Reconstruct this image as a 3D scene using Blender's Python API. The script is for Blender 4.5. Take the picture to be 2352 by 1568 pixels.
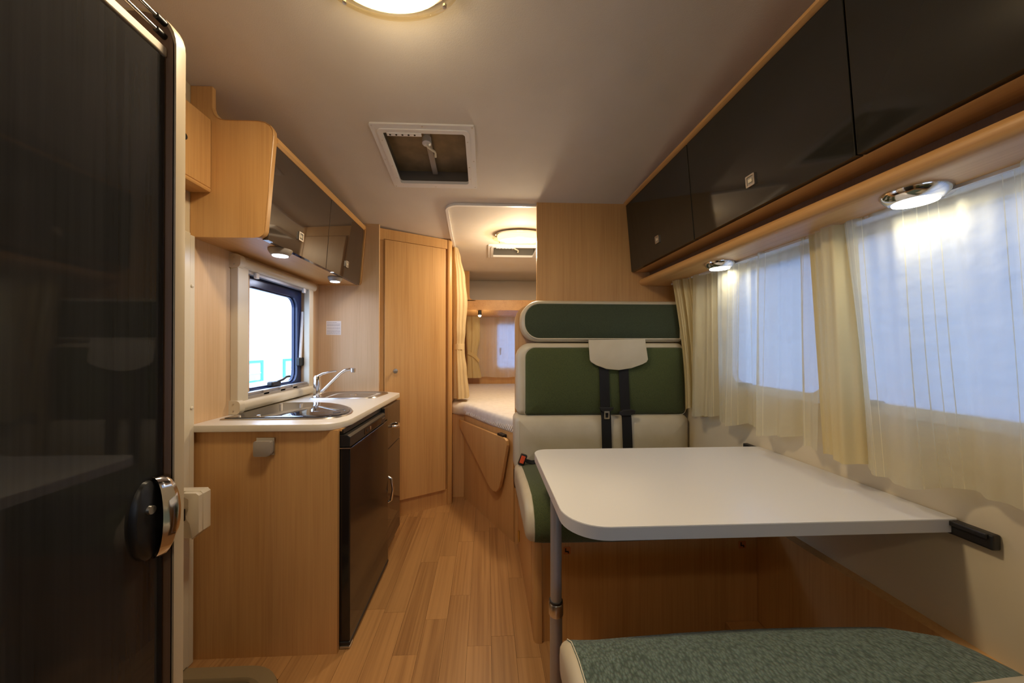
import bpy, bmesh, math, random
from mathutils import Vector, Matrix
random.seed(7)
for o in list(bpy.data.objects): bpy.data.objects.remove(o)
SC = bpy.context.scene
COL = SC.collection
PI = math.pi

# ------------------------------------------------------------------ camera
cd = bpy.data.cameras.new('camera'); cam = bpy.data.objects.new('camera', cd); COL.objects.link(cam)
cd.sensor_width = 36; cd.sensor_fit = 'HORIZONTAL'; cd.lens = 36*800/2352
cd.shift_x = 23/2352; cd.shift_y = 10/2352; cd.clip_start = 0.02
cam.location = (0, 0, 1.18)
cam.rotation_euler = (PI/2+math.atan(4/800), 0, -math.atan(36/800))
SC.camera = cam
SC.render.resolution_x, SC.render.resolution_y = 2352, 1568

# ------------------------------------------------------------------ world, exposure
W = bpy.data.worlds.new('world'); SC.world = W; W.use_nodes = True
wn = W.node_tree.nodes; bgn = wn['Background']
bgn.inputs[0].default_value = (0.50, 0.68, 1.0, 1); bgn.inputs[1].default_value = 6.0
SC.view_settings.view_transform = 'Standard'; SC.view_settings.look = 'None'
SC.view_settings.gamma = 1.0; SC.view_settings.exposure = 0.28
SC.view_settings.use_curve_mapping = False
SC.cycles.max_bounces = 8; SC.cycles.diffuse_bounces = 5; SC.cycles.glossy_bounces = 4
SC.cycles.transparent_max_bounces = 12; SC.cycles.transmission_bounces = 5
SC.cycles.caustics_reflective = False; SC.cycles.caustics_refractive = False
SC.cycles.sample_clamp_indirect = 4.0
SC.cycles.use_denoising = True
CEIL_W, BED_W, LED_W, SPOT_W, CAB_FILL_W = 10.5, 6.0, 0.6, 1.0, 4.5
WARM = (1.0, 0.79, 0.52); COOL = (0.66, 0.74, 1.0); NEUT = (1.0, 0.93, 0.80)

# ------------------------------------------------------------------ materials
def mat(name, col, rough=0.5, metal=0.0, **kw):
    m = bpy.data.materials.new(name); m.use_nodes = True
    b = m.node_tree.nodes['Principled BSDF']
    b.inputs['Base Color'].default_value = (*col, 1); b.inputs['Roughness'].default_value = rough
    b.inputs['Metallic'].default_value = metal
    for k, v in kw.items():
        b.inputs[k.replace('_', ' ')].default_value = v
    return m
def nodes(m): return m.node_tree.nodes, m.node_tree.links, m.node_tree.nodes['Principled BSDF']
def ramp(N, stops):
    r = N.new('ShaderNodeValToRGB'); e = r.color_ramp.elements
    e[0].position, e[0].color = stops[0][0], (*stops[0][1], 1)
    e[1].position, e[1].color = stops[-1][0], (*stops[-1][1], 1)
    for p, c in stops[1:-1]:
        x = e.new(p); x.color = (*c, 1)
    return r
def wood(name, c1, c2, axis='z', rough=0.42, scale=1.0, rnd=0.0, bump=0.05):
    m = mat(name, c1, rough); N, L, b = nodes(m)
    tc = N.new('ShaderNodeTexCoord'); mp = N.new('ShaderNodeMapping'); L.new(tc.outputs['Object'], mp.inputs[0])
    s = {'z': (150, 150, 3.0), 'y': (150, 3.0, 150), 'x': (3.0, 150, 150)}[axis]
    mp.inputs['Scale'].default_value = tuple(v*scale for v in s)
    n1 = N.new('ShaderNodeTexNoise'); n1.inputs['Scale'].default_value = 1.0; n1.inputs['Detail'].default_value = 4
    L.new(mp.outputs[0], n1.inputs['Vector'])
    mp2 = N.new('ShaderNodeMapping'); L.new(tc.outputs['Object'], mp2.inputs[0])
    s2 = {'z': (14, 14, .9), 'y': (14, .9, 14), 'x': (.9, 14, 14)}[axis]
    mp2.inputs['Scale'].default_value = tuple(v*scale for v in s2)
    n2 = N.new('ShaderNodeTexNoise'); n2.inputs['Scale'].default_value = 1.0; n2.inputs['Detail'].default_value = 3
    L.new(mp2.outputs[0], n2.inputs['Vector'])
    if rnd:
        oi = N.new('ShaderNodeObjectInfo'); mu = N.new('ShaderNodeVectorMath'); mu.operation = 'SCALE'
        mu.inputs[0].default_value = (37, 91, 53); L.new(oi.outputs['Random'], mu.inputs['Scale'])
        for q in (mp, mp2): L.new(mu.outputs[0], q.inputs['Location'])
    mx = N.new('ShaderNodeMix'); mx.data_type = 'FLOAT'; mx.inputs[0].default_value = 0.5
    L.new(n1.outputs[0], mx.inputs[2]); L.new(n2.outputs[0], mx.inputs[3])
    r = ramp(N, [(0.33, c2), (0.5, tuple((a*.65+d*.35) for a, d in zip(c1, c2))), (0.66, c1)]); L.new(mx.outputs[0], r.inputs[0])
    out = r.outputs[0]
    if rnd:
        hs = N.new('ShaderNodeHueSaturation'); ma = N.new('ShaderNodeMath'); ma.operation = 'MULTIPLY_ADD'
        ma.inputs[1].default_value = rnd; ma.inputs[2].default_value = 1-rnd/2
        L.new(oi.outputs['Random'], ma.inputs[0]); L.new(ma.outputs[0], hs.inputs['Value']); L.new(out, hs.inputs['Color']); out = hs.outputs[0]
    L.new(out, b.inputs['Base Color'])
    if bump:
        bp = N.new('ShaderNodeBump'); bp.inputs['Strength'].default_value = bump; bp.inputs['Distance'].default_value = .002
        L.new(n1.outputs[0], bp.inputs['Height']); L.new(bp.outputs[0], b.inputs['Normal'])
    return m
def fabric(name, c1, c2, scale=260, bump=0.5, rough=0.9, stretch=(1, 1, 1), dist=.0025):
    m = mat(name, c1, rough); N, L, b = nodes(m)
    b.inputs['Sheen Weight'].default_value = 0.15
    tc = N.new('ShaderNodeTexCoord'); mp = N.new('ShaderNodeMapping'); L.new(tc.outputs['Object'], mp.inputs[0])
    mp.inputs['Scale'].default_value = stretch
    v = N.new('ShaderNodeTexVoronoi'); v.inputs['Scale'].default_value = scale; L.new(mp.outputs[0], v.inputs['Vector'])
    r = ramp(N, [(0.1, c1), (0.75, c2)]); L.new(v.outputs['Distance'], r.inputs[0]); L.new(r.outputs[0], b.inputs['Base Color'])
    bp = N.new('ShaderNodeBump'); bp.invert = True; bp.inputs['Strength'].default_value = bump; bp.inputs['Distance'].default_value = dist
    L.new(v.outputs['Distance'], bp.inputs['Height']); L.new(bp.outputs[0], b.inputs['Normal'])
    return m
def noisy(name, c1, c2, scale=8, rough=.5, bump=0.0, bs=60):
    m = mat(name, c1, rough); N, L, b = nodes(m)
    tc = N.new('ShaderNodeTexCoord')
    n = N.new('ShaderNodeTexNoise'); n.inputs['Scale'].default_value = scale; L.new(tc.outputs['Object'], n.inputs['Vector'])
    r = ramp(N, [(0.35, c1), (0.65, c2)]); L.new(n.outputs[0], r.inputs[0]); L.new(r.outputs[0], b.inputs['Base Color'])
    if bump:
        n2 = N.new('ShaderNodeTexNoise'); n2.inputs['Scale'].default_value = bs; L.new(tc.outputs['Object'], n2.inputs['Vector'])
        bp = N.new('ShaderNodeBump'); bp.inputs['Strength'].default_value = bump; bp.inputs['Distance'].default_value = .004
        L.new(n2.outputs[0], bp.inputs['Height']); L.new(bp.outputs[0], b.inputs['Normal'])
    return m
def emis(name, col, s):
    m = bpy.data.materials.new(name); m.use_nodes = True; N = m.node_tree.nodes; L = m.node_tree.links
    for n in list(N): N.remove(n)
    e = N.new('ShaderNodeEmission'); e.inputs[0].default_value = (*col, 1); e.inputs[1].default_value = s
    o = N.new('ShaderNodeOutputMaterial'); L.new(e.outputs[0], o.inputs[0]); return m
def glassy(name, col=(1, 1, 1), gloss=0.06, tint=None):
    m = bpy.data.materials.new(name); m.use_nodes = True; N = m.node_tree.nodes; L = m.node_tree.links
    for n in list(N): N.remove(n)
    t = N.new('ShaderNodeBsdfTransparent'); t.inputs[0].default_value = (*col, 1)
    g = N.new('ShaderNodeBsdfGlossy'); g.inputs['Roughness'].default_value = 0.02
    mx = N.new('ShaderNodeMixShader'); mx.inputs[0].default_value = gloss
    o = N.new('ShaderNodeOutputMaterial'); L.new(t.outputs[0], mx.inputs[1]); L.new(g.outputs[0], mx.inputs[2]); L.new(mx.outputs[0], o.inputs[0])
    return m
def cloth(name, col, trans=0.3, see=0.3, stripes=False, wrinkle=0.3):
    """thin cloth: diffuse + translucent, woven openly enough to see through a little"""
    m = bpy.data.materials.new(name); m.use_nodes = True; N = m.node_tree.nodes; L = m.node_tree.links
    for n in list(N): N.remove(n)
    d = N.new('ShaderNodeBsdfDiffuse'); d.inputs[0].default_value = (*col, 1)
    t = N.new('ShaderNodeBsdfTranslucent'); t.inputs[0].default_value = (*col, 1)
    a = N.new('ShaderNodeMixShader'); a.inputs[0].default_value = trans
    L.new(d.outputs[0], a.inputs[1]); L.new(t.outputs[0], a.inputs[2])
    tr = N.new('ShaderNodeBsdfTransparent'); b = N.new('ShaderNodeMixShader'); b.inputs[0].default_value = see
    L.new(a.outputs[0], b.inputs[1]); L.new(tr.outputs[0], b.inputs[2])
    tc = N.new('ShaderNodeTexCoord')
    nz = N.new('ShaderNodeTexNoise'); nz.inputs['Scale'].default_value = 9; nz.inputs['Detail'].default_value = 3
    L.new(tc.outputs['Object'], nz.inputs['Vector'])
    bp = N.new('ShaderNodeBump'); bp.inputs['Strength'].default_value = wrinkle; bp.inputs['Distance'].default_value = .02
    L.new(nz.outputs[0], bp.inputs['Height'])
    for q in (d, t): L.new(bp.outputs[0], q.inputs['Normal'])
    if stripes:
        sx = N.new('ShaderNodeSeparateXYZ'); L.new(tc.outputs['UV'], sx.inputs[0])
        # clusters of woven threads: fine comb inside a slower on/off wave
        def M(op, *ins):
            n = N.new('ShaderNodeMath'); n.operation = op
            for i, v in enumerate(ins):
                if isinstance(v, (int, float)): n.inputs[i].default_value = v
                else: L.new(v, n.inputs[i])
            return n.outputs[0]
        fine = M('LESS_THAN', M('FRACT', M('MULTIPLY', sx.outputs[0], 52)), 0.10)
        slow = M('LESS_THAN', M('FRACT', M('MULTIPLY', sx.outputs[0], 5.3)), 0.42)
        k = M('MULTIPLY', fine, slow)
        s = M('MULTIPLY_ADD', k, -see*0.95, see); L.new(s, b.inputs[0])
    o = N.new('ShaderNodeOutputMaterial'); L.new(b.outputs[0], o.inputs[0]); return m

M = {}
M['beech'] = wood('beech', (.63, .37, .145), (.50, .27, .095))
M['beech_y'] = wood('beech_y', (.63, .37, .145), (.50, .27, .095), 'y')
M['beech_edge'] = wood('beech_edge', (.58, .33, .12), (.48, .26, .09), rough=.35)
M['pale'] = wood('pale_wall', (.66, .46, .27), (.56, .37, .20), rough=.5)
M['oak'] = wood('oak_floor', (.47, .255, .10), (.27, .13, .048), 'y', rough=.36, scale=.6, rnd=.16, bump=.08)
M['brown_wood'] = wood('brown_wood', (.20, .12, .075), (.15, .09, .055), rough=.45)
M['cream'] = mat('cream_plastic', (.66, .60, .47), .35)
M['edge'] = mat('cream_edge_band', (.48, .39, .27), .4)
M['white'] = mat('white_plastic', (.75, .75, .76), .35)
M['ceil'] = noisy('ceiling_liner', (.66, .61, .55), (.69, .64, .58), 5, .75, .15, 300)
M['wallcream'] = noisy('cream_wall', (.64, .55, .38), (.67, .58, .41), 4, .7)
M['black'] = mat('black_gloss', (.012, .011, .012), .10)
M['blackpanel'] = wood('black_door_laminate', (.026, .0255, .026), (.016, .016, .0165), rough=.03, bump=0)
M['brownpanel'] = mat('brown_door_laminate', (.05, .036, .028), .045, Specular_IOR_Level=.8)
M['darkpanel'] = mat('dark_cupboard_laminate', (.019, .018, .015), .06)
M['blackplastic'] = mat('black_plastic', (.012, .012, .013), .4)
M['chrome'] = mat('chrome', (.78, .78, .80), .12, 1.0)
M['nickel'] = mat('nickel', (.62, .60, .57), .28, 1.0)
M['steel'] = mat('sink_steel', (.50, .48, .45), .28, 1.0)
M['alu'] = mat('grey_tube', (.40, .40, .42), .38, .6)
M['brass'] = mat('brass', (.65, .48, .15), .3, 1.0)
M['lam'] = mat('worktop_laminate', (.74, .70, .62), .30)
M['tablelam'] = mat('table_laminate', (.72, .71, .69), .20)
M['tableedge'] = mat('table_edge', (.56, .55, .54), .35)
M['glasslid'] = mat('smoked_glass_lid', (.035, .033, .038), .03, 0.0, Specular_IOR_Level=1.0)
M['green'] = fabric('green_fabric', (.085, .108, .030), (.042, .058, .015), 420, .5)
M['green_dark'] = fabric('dark_green_fabric', (.052, .072, .034), (.028, .040, .018), 420, .45)
M['green_near'] = fabric('green_weave', (.165, .235, .195), (.055, .085, .066), 135, .9, stretch=(1.35, .8, 1), dist=.005)
M['leather'] = noisy('cream_leather', (.52, .46, .33), (.56, .50, .37), 10, .45, .12, 40)
M['thread'] = mat('thread', (.62, .58, .45), .8)
M['belt'] = mat('belt_webbing', (.004, .004, .005), .8)
M['red'] = mat('red_button', (.75, .10, .03), .4)
M['mattress'] = noisy('mattress_sheet', (.66, .62, .58), (.72, .68, .64), 30, .9, .35, 25)
M['curt'] = cloth('curtain_fabric', (.74, .60, .36), .30, 0.0)
M['curt_mid'] = cloth('window_curtain_fabric', (.74, .62, .34), .35, 0.0, wrinkle=.15)
M['sheer'] = cloth('sheer_fabric', (.80, .74, .52), .50, .30, True, .7)
M['sheer_bed'] = cloth('bedroom_sheer_fabric', (.84, .78, .66), .45, .35, True)
M['blind'] = cloth('pleated_blind_fabric', (.21, .25, .34), .92, 0.0, wrinkle=.05)
M['pane'] = glassy('window_pane')
M['lampglass'] = glassy('lamp_glass', (1, .95, .82), .12)
M['bluerubber'] = mat('blue_black_seal', (.012, .025, .09), .22)
M['hatchdark'] = noisy('hatch_blind', (.16, .12, .07), (.22, .17, .10), 14, .35)
M['hatchwell'] = mat('hatch_well', (.13, .12, .105), .5)
M['olive'] = mat('olive_plastic', (.24, .18, .10), .5)
M['grey'] = mat('grey_plastic', (.34, .31, .28), .4)
M['dark'] = mat('dark_void', (.01, .009, .008), .8)
M['paper'] = mat('paper', (.78, .74, .72), .7)
M['ink'] = mat('ink', (.30, .27, .28), .8)
M['orange'] = mat('orange_sticker', (.55, .20, .06), .6)
M['facade'] = noisy('white_render', (.80, .80, .80), (.86, .86, .86), 2, .9)
M['turq'] = mat('turquoise_paint', (.05, .55, .50), .5)
M['winglass'] = mat('far_glass', (.45, .52, .52), .15)
M['redpaint'] = mat('red_paint', (.6, .04, .03), .3)
M['asphalt'] = noisy('asphalt', (.30, .30, .31), (.36, .36, .37), 6, .95)
M['led'] = emis('led_lens', (.90, .94, 1.0), 9.0)
M['ledwarm'] = emis('led_lens_white', (1.0, .97, .88), 9.0)
M['bulb'] = emis('lamp_diffuser', (1.0, .74, .30), 3.0)
M['bulbhot'] = emis('lamp_bulb', (1.0, .86, .55), 14.0)

# ------------------------------------------------------------------ builders
def bmn(): return bmesh.new()
def box(bm, x0, x1, y0, y1, z0, z1, bev=0.0, seg=2, mtx=None):
    vs = [bm.verts.new(p) for p in ((x0,y0,z0),(x1,y0,z0),(x1,y1,z0),(x0,y1,z0),(x0,y0,z1),(x1,y0,z1),(x1,y1,z1),(x0,y1,z1))]
    fs = [bm.faces.new([vs[i] for i in f]) for f in ((3,2,1,0),(4,5,6,7),(0,1,5,4),(1,2,6,5),(2,3,7,6),(3,0,4,7))]
    new = set(vs)
    if bev:
        es = {e for f in fs for e in f.edges}
        r = bmesh.ops.bevel(bm, geom=list(es), offset=bev, segments=seg, profile=.5, affect='EDGES')
        new = {v for f in r['faces'] for v in f.verts} | {v for v in new if v.is_valid}
    if mtx is not None:
        for v in new: v.co = mtx @ v.co
    return bm
def bx(*a, **k): return box(bmn(), *a, **k)
def prism(bm, pts, axis, a0, a1, bev=0.0, seg=2):
    """polygon pts (2D) extruded along axis between a0 and a1. axis x: pts=(y,z); y: pts=(x,z); z: pts=(x,y)"""
    def P(p, a): return {'x': (a, p[0], p[1]), 'y': (p[0], a, p[1]), 'z': (p[0], p[1], a)}[axis]
    A = [bm.verts.new(P(p, a0)) for p in pts]; B = [bm.verts.new(P(p, a1)) for p in pts]; n = len(pts)
    fs = [bm.faces.new(A), bm.faces.new(B[::-1])]
    caps = set(fs[0].edges) | set(fs[1].edges)
    for i in range(n): bm.faces.new((A[i], B[i], B[(i+1) % n], A[(i+1) % n]))
    if bev: bmesh.ops.bevel(bm, geom=list(caps), offset=bev, segments=seg, profile=.5, affect='EDGES')
    return bm
def rrect(x0, x1, y0, y1, r, n=6):
    """r: one radius or four (x0y0, x1y0, x1y1, x0y1)"""
    if not isinstance(r, (tuple, list)): r = (r,)*4
    out = []
    for (cx, cy, a, q) in ((x0, y0, PI, r[0]), (x1, y0, 1.5*PI, r[1]), (x1, y1, 0, r[2]), (x0, y1, .5*PI, r[3])):
        q = max(q, 1e-4)
        ox = cx + (q if cx == x0 else -q); oy = cy + (q if cy == y0 else -q)
        for i in range(n+1):
            t = a + PI/2*i/n; out.append((ox+q*math.cos(t), oy+q*math.sin(t)))
    return out
def loft(bm, loops, cap0=True, cap1=True, closed=True):
    L_ = [[bm.verts.new(p) for p in lp] for lp in loops]; n = len(loops[0])
    for a, b in zip(L_, L_[1:]):
        for i in range(n if closed else n-1):
            j = (i+1) % n; bm.faces.new((a[i], a[j], b[j], b[i]))
    if cap0: bm.faces.new(L_[0][::-1])
    if cap1: bm.faces.new(L_[-1])
    return bm
def tube(bm, pts, r, n=10, cap=True):
    pts = [Vector(p) for p in pts]; rr = r if isinstance(r, (list, tuple)) else [r]*len(pts)
    loops = []; up = None
    for i, p in enumerate(pts):
        d = (pts[min(i+1, len(pts)-1)]-pts[max(i-1, 0)]).normalized()
        if up is None:
            up = Vector((0, 0, 1)) if abs(d.z) < .9 else Vector((1, 0, 0))
        s = d.cross(up).normalized(); up = s.cross(d).normalized()
        loops.append([tuple(p+(s*math.cos(2*PI*k/n)+up*math.sin(2*PI*k/n))*rr[i]) for k in range(n)])
    return loft(bm, loops, cap, cap)
def lathe(bm, prof, c, n=24, sx=1, sy=1, axis='z'):
    """prof: list of (r, h)"""
    loops = []
    for r, h in prof:
        lp = []
        for k in range(n):
            a = 2*PI*k/n; u, v = r*sx*math.cos(a), r*sy*math.sin(a)
            lp.append({'z': (c[0]+u, c[1]+v, c[2]+h), 'x': (c[0]+h, c[1]+u, c[2]+v), 'y': (c[0]+u, c[1]+h, c[2]+v)}[axis])
        loops.append(lp)
    return loft(bm, loops)
def ribbon(bm, path, wv, th=.0015):
    """strap following path, width vector wv"""
    wv = Vector(wv)/2; P = [Vector(p) for p in path]; loops = []
    for i, p in enumerate(P):
        d = (P[min(i+1, len(P)-1)]-P[max(i-1, 0)]).normalized(); nn = d.cross(wv).normalized()*th
        loops.append([tuple(p-wv-nn), tuple(p+wv-nn), tuple(p+wv+nn), tuple(p-wv+nn)])
    return loft(bm, loops)
def rot_about(c, axis, ang):
    return Matrix.Translation(c) @ Matrix.Rotation(ang, 4, axis) @ Matrix.Translation(-Vector(c))

WM = {}   # world matrices of roots
def link(name, bm, m, parent=None, smooth=False, world=True, org=None, uv=None):
    bmesh.ops.recalc_face_normals(bm, faces=bm.faces)
    base = Matrix()
    if parent is not None: base = WM[parent.as_pointer()]
    elif org is not None: base = Matrix.Translation(org)
    if world:
        inv = base.inverted()
        for v in bm.verts: v.co = inv @ v.co
    me = bpy.data.meshes.new(name); bm.to_mesh(me); bm.free()
    if smooth:
        for p in me.polygons: p.use_smooth = True
        try: me.set_sharp_from_angle(angle=math.radians(smooth if smooth > 1 else 40))
        except Exception: pass
    me.materials.append(M[m] if isinstance(m, str) else m)
    o = bpy.data.objects.new(name, me); COL.objects.link(o)
    if parent is not None: o.parent = parent
    elif org is not None: o.location = org
    WM[o.as_pointer()] = base
    return o
def tag(o, label=None, cat=None, group=None, kind=None):
    if label: o['label'] = label
    if cat: o['category'] = cat
    if group: o['group'] = group
    if kind: o['kind'] = kind
    return o
def thing(name, label, cat, loc=(0, 0, 0), rot=(0, 0, 0), group=None, kind=None):
    o = bpy.data.objects.new(name, None); COL.objects.link(o); o.empty_display_size = .1
    o.location = loc; o.rotation_euler = rot
    from mathutils import Euler
    WM[o.as_pointer()] = Matrix.Translation(loc) @ Euler(rot).to_matrix().to_4x4()
    tag(o, label, cat, group, kind); return o
def solo(name, bm, m, label, cat, smooth=False, group=None, org=None):
    if org is None:
        xs = [v.co for v in bm.verts]
        org = (sum(v.x for v in xs)/len(xs), sum(v.y for v in xs)/len(xs), min(v.z for v in xs))
    o = link(name, bm, m, smooth=smooth, org=org); tag(o, label, cat, group); return o
def struct(name, bm, m, smooth=False):
    return tag(link(name, bm, m, smooth=smooth), kind='structure')
def light(name, kind, loc, power, col, parent, size=.1, size_y=None, rot=(0, 0, 0), spot=None):
    l = bpy.data.lights.new(name, kind); l.energy = power; l.color = col
    if kind == 'AREA':
        l.size = size
        if size_y: l.shape = 'ELLIPSE'; l.size_y = size_y
        else: l.shape = 'DISK'
    else: l.shadow_soft_size = size
    if spot: l.spot_size = spot; l.spot_blend = .6
    o = bpy.data.objects.new(name, l); COL.objects.link(o); o.parent = parent
    o.matrix_local = WM[parent.as_pointer()].inverted() @ Matrix.Translation(loc)
    if any(rot): o.rotation_euler = rot
    return o

# ------------------------------------------------------------------ dimensions
XL, XR = -1.12, 1.16          # side walls, inner faces
YF, YB = -2.2, 4.28           # front (behind camera) and rear wall
def cz(y):                    # height of the ceiling: level over the bed, rising towards the cab
    if y >= 2.6: return 2.0
    if y >= 2.3: return 2.0+.16*(2.6-y)**2/.6
    if y >= -.2: return 2.024+.16*(2.3-y)
    return 2.424
SLOPE = -math.atan(.16)

# ------------------------------------------------------------------ floor
fl = bmn()
box(fl, XL-.04, XR+.04, YF-.04, .74, -.05, -.006); box(fl, -.75, XR+.04, .74, 1.28, -.05, -.006); box(fl, XL-.04, XR+.04, 1.28, YB+.04, -.05, -.006)
floor = struct('floor', fl, 'dark')
pw = .095; ncol = int((XR-XL)/pw)+1
for c in range(ncol):
    x0 = XL + c*pw; x1 = min(x0+pw, XR)
    y = -.45 - random.random()*.6
    while y < 2.85:
        ln = random.choice((.46, .58, .72, .86)); y0, y1 = y, y+ln; y = y1
        segs = [(max(y0, -.45), min(y1, 2.85))]
        if x0 < -.75-.01:
            new = []
            for a, b in segs:
                if b <= .74 or a >= 1.28: new.append((a, b))
                else:
                    if a < .74: new.append((a, .74))
                    if b > 1.28: new.append((1.28, b))
            segs = new
        for a, b in segs:
            if b-a < .03: continue
            xx1 = x1
            bm = bmn(); box(bm, x0+.0004, xx1-.0004, a+.0004, b-.0004, -.006, random.uniform(-.0003, 0.0))
            link('plank', bm, 'oak', floor)

# ------------------------------------------------------------------ ceiling
HX0, HX1, HY0, HY1 = -.487, -.072, 1.535, 1.937      # opening of the first hatch
GX0, GX1, GY0, GY1 = .035, .435, 2.79, 3.12          # opening of the hatch over the bed
cb = bmn()
def cpatch(x0, x1, y0, y1):
    ys = [y0]+[y for y in (-.2, 2.3, 2.35, 2.4, 2.45, 2.5, 2.55, 2.6) if y0 < y < y1]+[y1]
    for a, b in zip(ys, ys[1:]):
        za, zb = cz(a), cz(b)
        prism(cb, [(a, za), (b, zb), (b, zb+.04), (a, za+.04)], 'x', x0, x1)
X0, X1 = XL-.04, XR+.04
cpatch(X0, X1, YF-.04, HY0); cpatch(X0, HX0, HY0, HY1); cpatch(HX1, X1, HY0, HY1); cpatch(X0, X1, HY1, GY0)
cpatch(X0, GX0, GY0, GY1); cpatch(GX1, X1, GY0, GY1); cpatch(X0, X1, GY1, YB+.04)
struct('ceiling', cb, 'ceil')

# ------------------------------------------------------------------ walls
LW = (1.70, 2.20, .945, 1.53)       # kitchen window opening  y0 y1 z0 z1
ED = (.70, 1.30, -.30, 1.86)        # open entrance door
w = bmn()
def wallx(bm, x0, x1, y0, y1, z0, z1, holes):
    """wall slab with rectangular openings, cut in strips along y"""
    cuts = sorted({y0, y1, *[h[0] for h in holes], *[h[1] for h in holes]})
    for a, b in zip(cuts, cuts[1:]):
        zs = [(z0, z1)]
        for h in holes:
            if h[0] <= a and b <= h[1]:
                zs = [s for q in zs for s in ((q[0], max(q[0], min(q[1], h[2]))), (min(q[1], max(q[0], h[3])), q[1])) if s[1]-s[0] > 1e-4]
        for s in zs: box(bm, x0, x1, a, b, s[0], s[1])
wallx(w, XL-.05, XL, YF, 1.366, -.3, 2.46, [ED])
struct('wall_left', w, 'wallcream')
w = bmn(); wallx(w, XL-.05, XL, 1.366, YB, -.3, 2.2, [LW]); struct('wall_kitchen', w, 'pale')
RW1 = (1.14, 1.60, 1.005, 1.53); RW2 = (.30, 1.09, 1.005, 1.53); RW0 = (-1.6, -.6, 1.005, 1.53); RW3 = (3.0, 3.7, .95, 1.5)
w = bmn(); wallx(w, XR, XR+.05, YF, YB, -.05, 2.46, [RW1, RW2])
struct('wall_right', w, 'wallcream')
# lower wooden lining of the right wall, its top drops towards the front
w = bmn(); prism(w, [(1.42, 0), (1.42, .47), (.10, .47), (.10, 0)], 'x', XR-.04, XR); struct('trim_1', w, 'beech')
BWN = (.13, .80, .93, 1.475)
w = bmn()
box(w, XL-.04, XR+.04, YB, YB+.05, -.05, BWN[2]); box(w, XL-.04, XR+.04, YB, YB+.05, BWN[3], 2.05)
box(w, XL-.04, BWN[0], YB, YB+.05, BWN[2], BWN[3]); box(w, BWN[1], XR+.04, YB, YB+.05, BWN[2], BWN[3])
struct('wall_rear', w, 'beech')
w = bmn()
box(w, XL-.04, XR+.04, YF-.05, YF, -.05, 1.0); box(w, XL-.04, XR+.04, YF-.05, YF, 1.5, 2.46)
box(w, XL-.04, -.75, YF-.05, YF, 1.0, 1.5); box(w, .75, XR+.04, YF-.05, YF, 1.0, 1.5)
struct('wall_front', w, 'wallcream')
g = bmn(); box(g, -.76, .76, YF-.03, YF-.025, .99, 1.51); struct('window_5', g, 'pane')
# partition between dinette and bedroom
P0 = 2.09
w = bmn()
prism(w, [(.173, 0), (1.16, 0), (1.16, 1.44)]+[(.30-.0+0*i, 1.44) for i in range(1)] +
      [(.273-.1*math.sin(i/6*PI/2), 1.34+.1*math.cos(i/6*PI/2)) for i in range(7)], 'y', P0, P0+.025)
box(w, .305, 1.16, P0, P0+.025, 1.44, cz(P0)+.005)
struct('wall_partition', w, 'beech')
# splash wall at the end of the kitchen
w = bmn(); box(w, XL, -.722, 2.38, 2.40, 0, 2.02); struct('wall_splashback', w, 'pale')

# ------------------------------------------------------------------ kitchen window and its surroundings
wn1 = thing('window_1', None, None, (XL-.01, 1.93, .95), kind='structure')
def ring(bm, outer, inner, axis, a0, a1):
    def P(p, a): return {'x': (a, p[0], p[1]), 'y': (p[0], a, p[1]), 'z': (p[0], p[1], a)}[axis]
    n = len(outer); R = [[bm.verts.new(P(p, a)) for p in q] for a in (a0, a1) for q in (outer, inner)]
    o0, i0, o1, i1 = R
    for k in range(n):
        j = (k+1) % n
        for q in ((o0[k], o0[j], i0[j], i0[k]), (o1[j], o1[k], i1[k], i1[j]), (o0[j], o0[k], o1[k], o1[j]), (i0[k], i0[j], i1[j], i1[k])): bm.faces.new(q)
    return bm
fr = bmn(); ring(fr, rrect(LW[0]-.03, LW[1]+.02, LW[2]-.02, LW[3]+.02, .04), rrect(LW[0]-.03+.03, LW[1]-.045, LW[2]+.03, LW[3]-.05, .06), 'x', XL-.045, XL-.02)
link('seal_frame', fr, 'bluerubber', wn1, smooth=True)
fr = bmn(); ring(fr, rrect(LW[0]+.0, LW[1]-.04, LW[2]+.025, LW[3]-.045, .062), rrect(LW[0]+.012, LW[1]-.052, LW[2]+.037, LW[3]-.057, .055), 'x', XL-.05, XL-.035)
link('inner_seal', fr, 'bluerubber', wn1, smooth=True)
link('pane', bx(XL-.05, XL-.046, LW[0]-.02, LW[1]+.01, LW[2]-.01, LW[3]+.01), 'pane', wn1)
la = link('latch', bx(XL-.035, XL-.002, 1.885, 1.965, .972, 1.0, bev=.008), 'blackplastic', wn1)
link('latch_lever', tube(bmn(), [(XL-.01, 1.94, .995), (XL+.005, 1.965, 1.005), (XL+.01, 1.99, 1.018), (XL+.01, 2.02, 1.018)], .006), 'blackplastic', la, smooth=True)
link('stay_arm', tube(bmn(), [(XL-.012, 2.172, 1.11), (XL-.012, 2.198, 1.40)], .009), 'white', wn1, smooth=True)
link('stay_bracket', bx(XL-.025, XL-.002, 2.15, 2.20, 1.07, 1.12, bev=.005), 'blackplastic', wn1)
rb = thing('roller_blind', 'cream roller blind cassette framing the kitchen window', 'blind', (XL, 1.9, .9))
link('top_cassette', prism(bmn(), rrect(XL, XL+.045, 1.535, 1.583, (.004, .022, .022, .004)), 'y', 1.60, 2.262), 'cream', rb, smooth=True)
link('bottom_cassette', prism(bmn(), rrect(XL, XL+.045, .893, .945, (.004, .022, .022, .004)), 'y', 1.60, 2.262), 'cream', rb, smooth=True)
for y0, y1 in ((1.575, 1.643), (2.192, 2.24)):
    link('side_rail', bx(XL, XL+.034, y0, y1, .94, 1.54, bev=.003), 'cream', rb)
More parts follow.
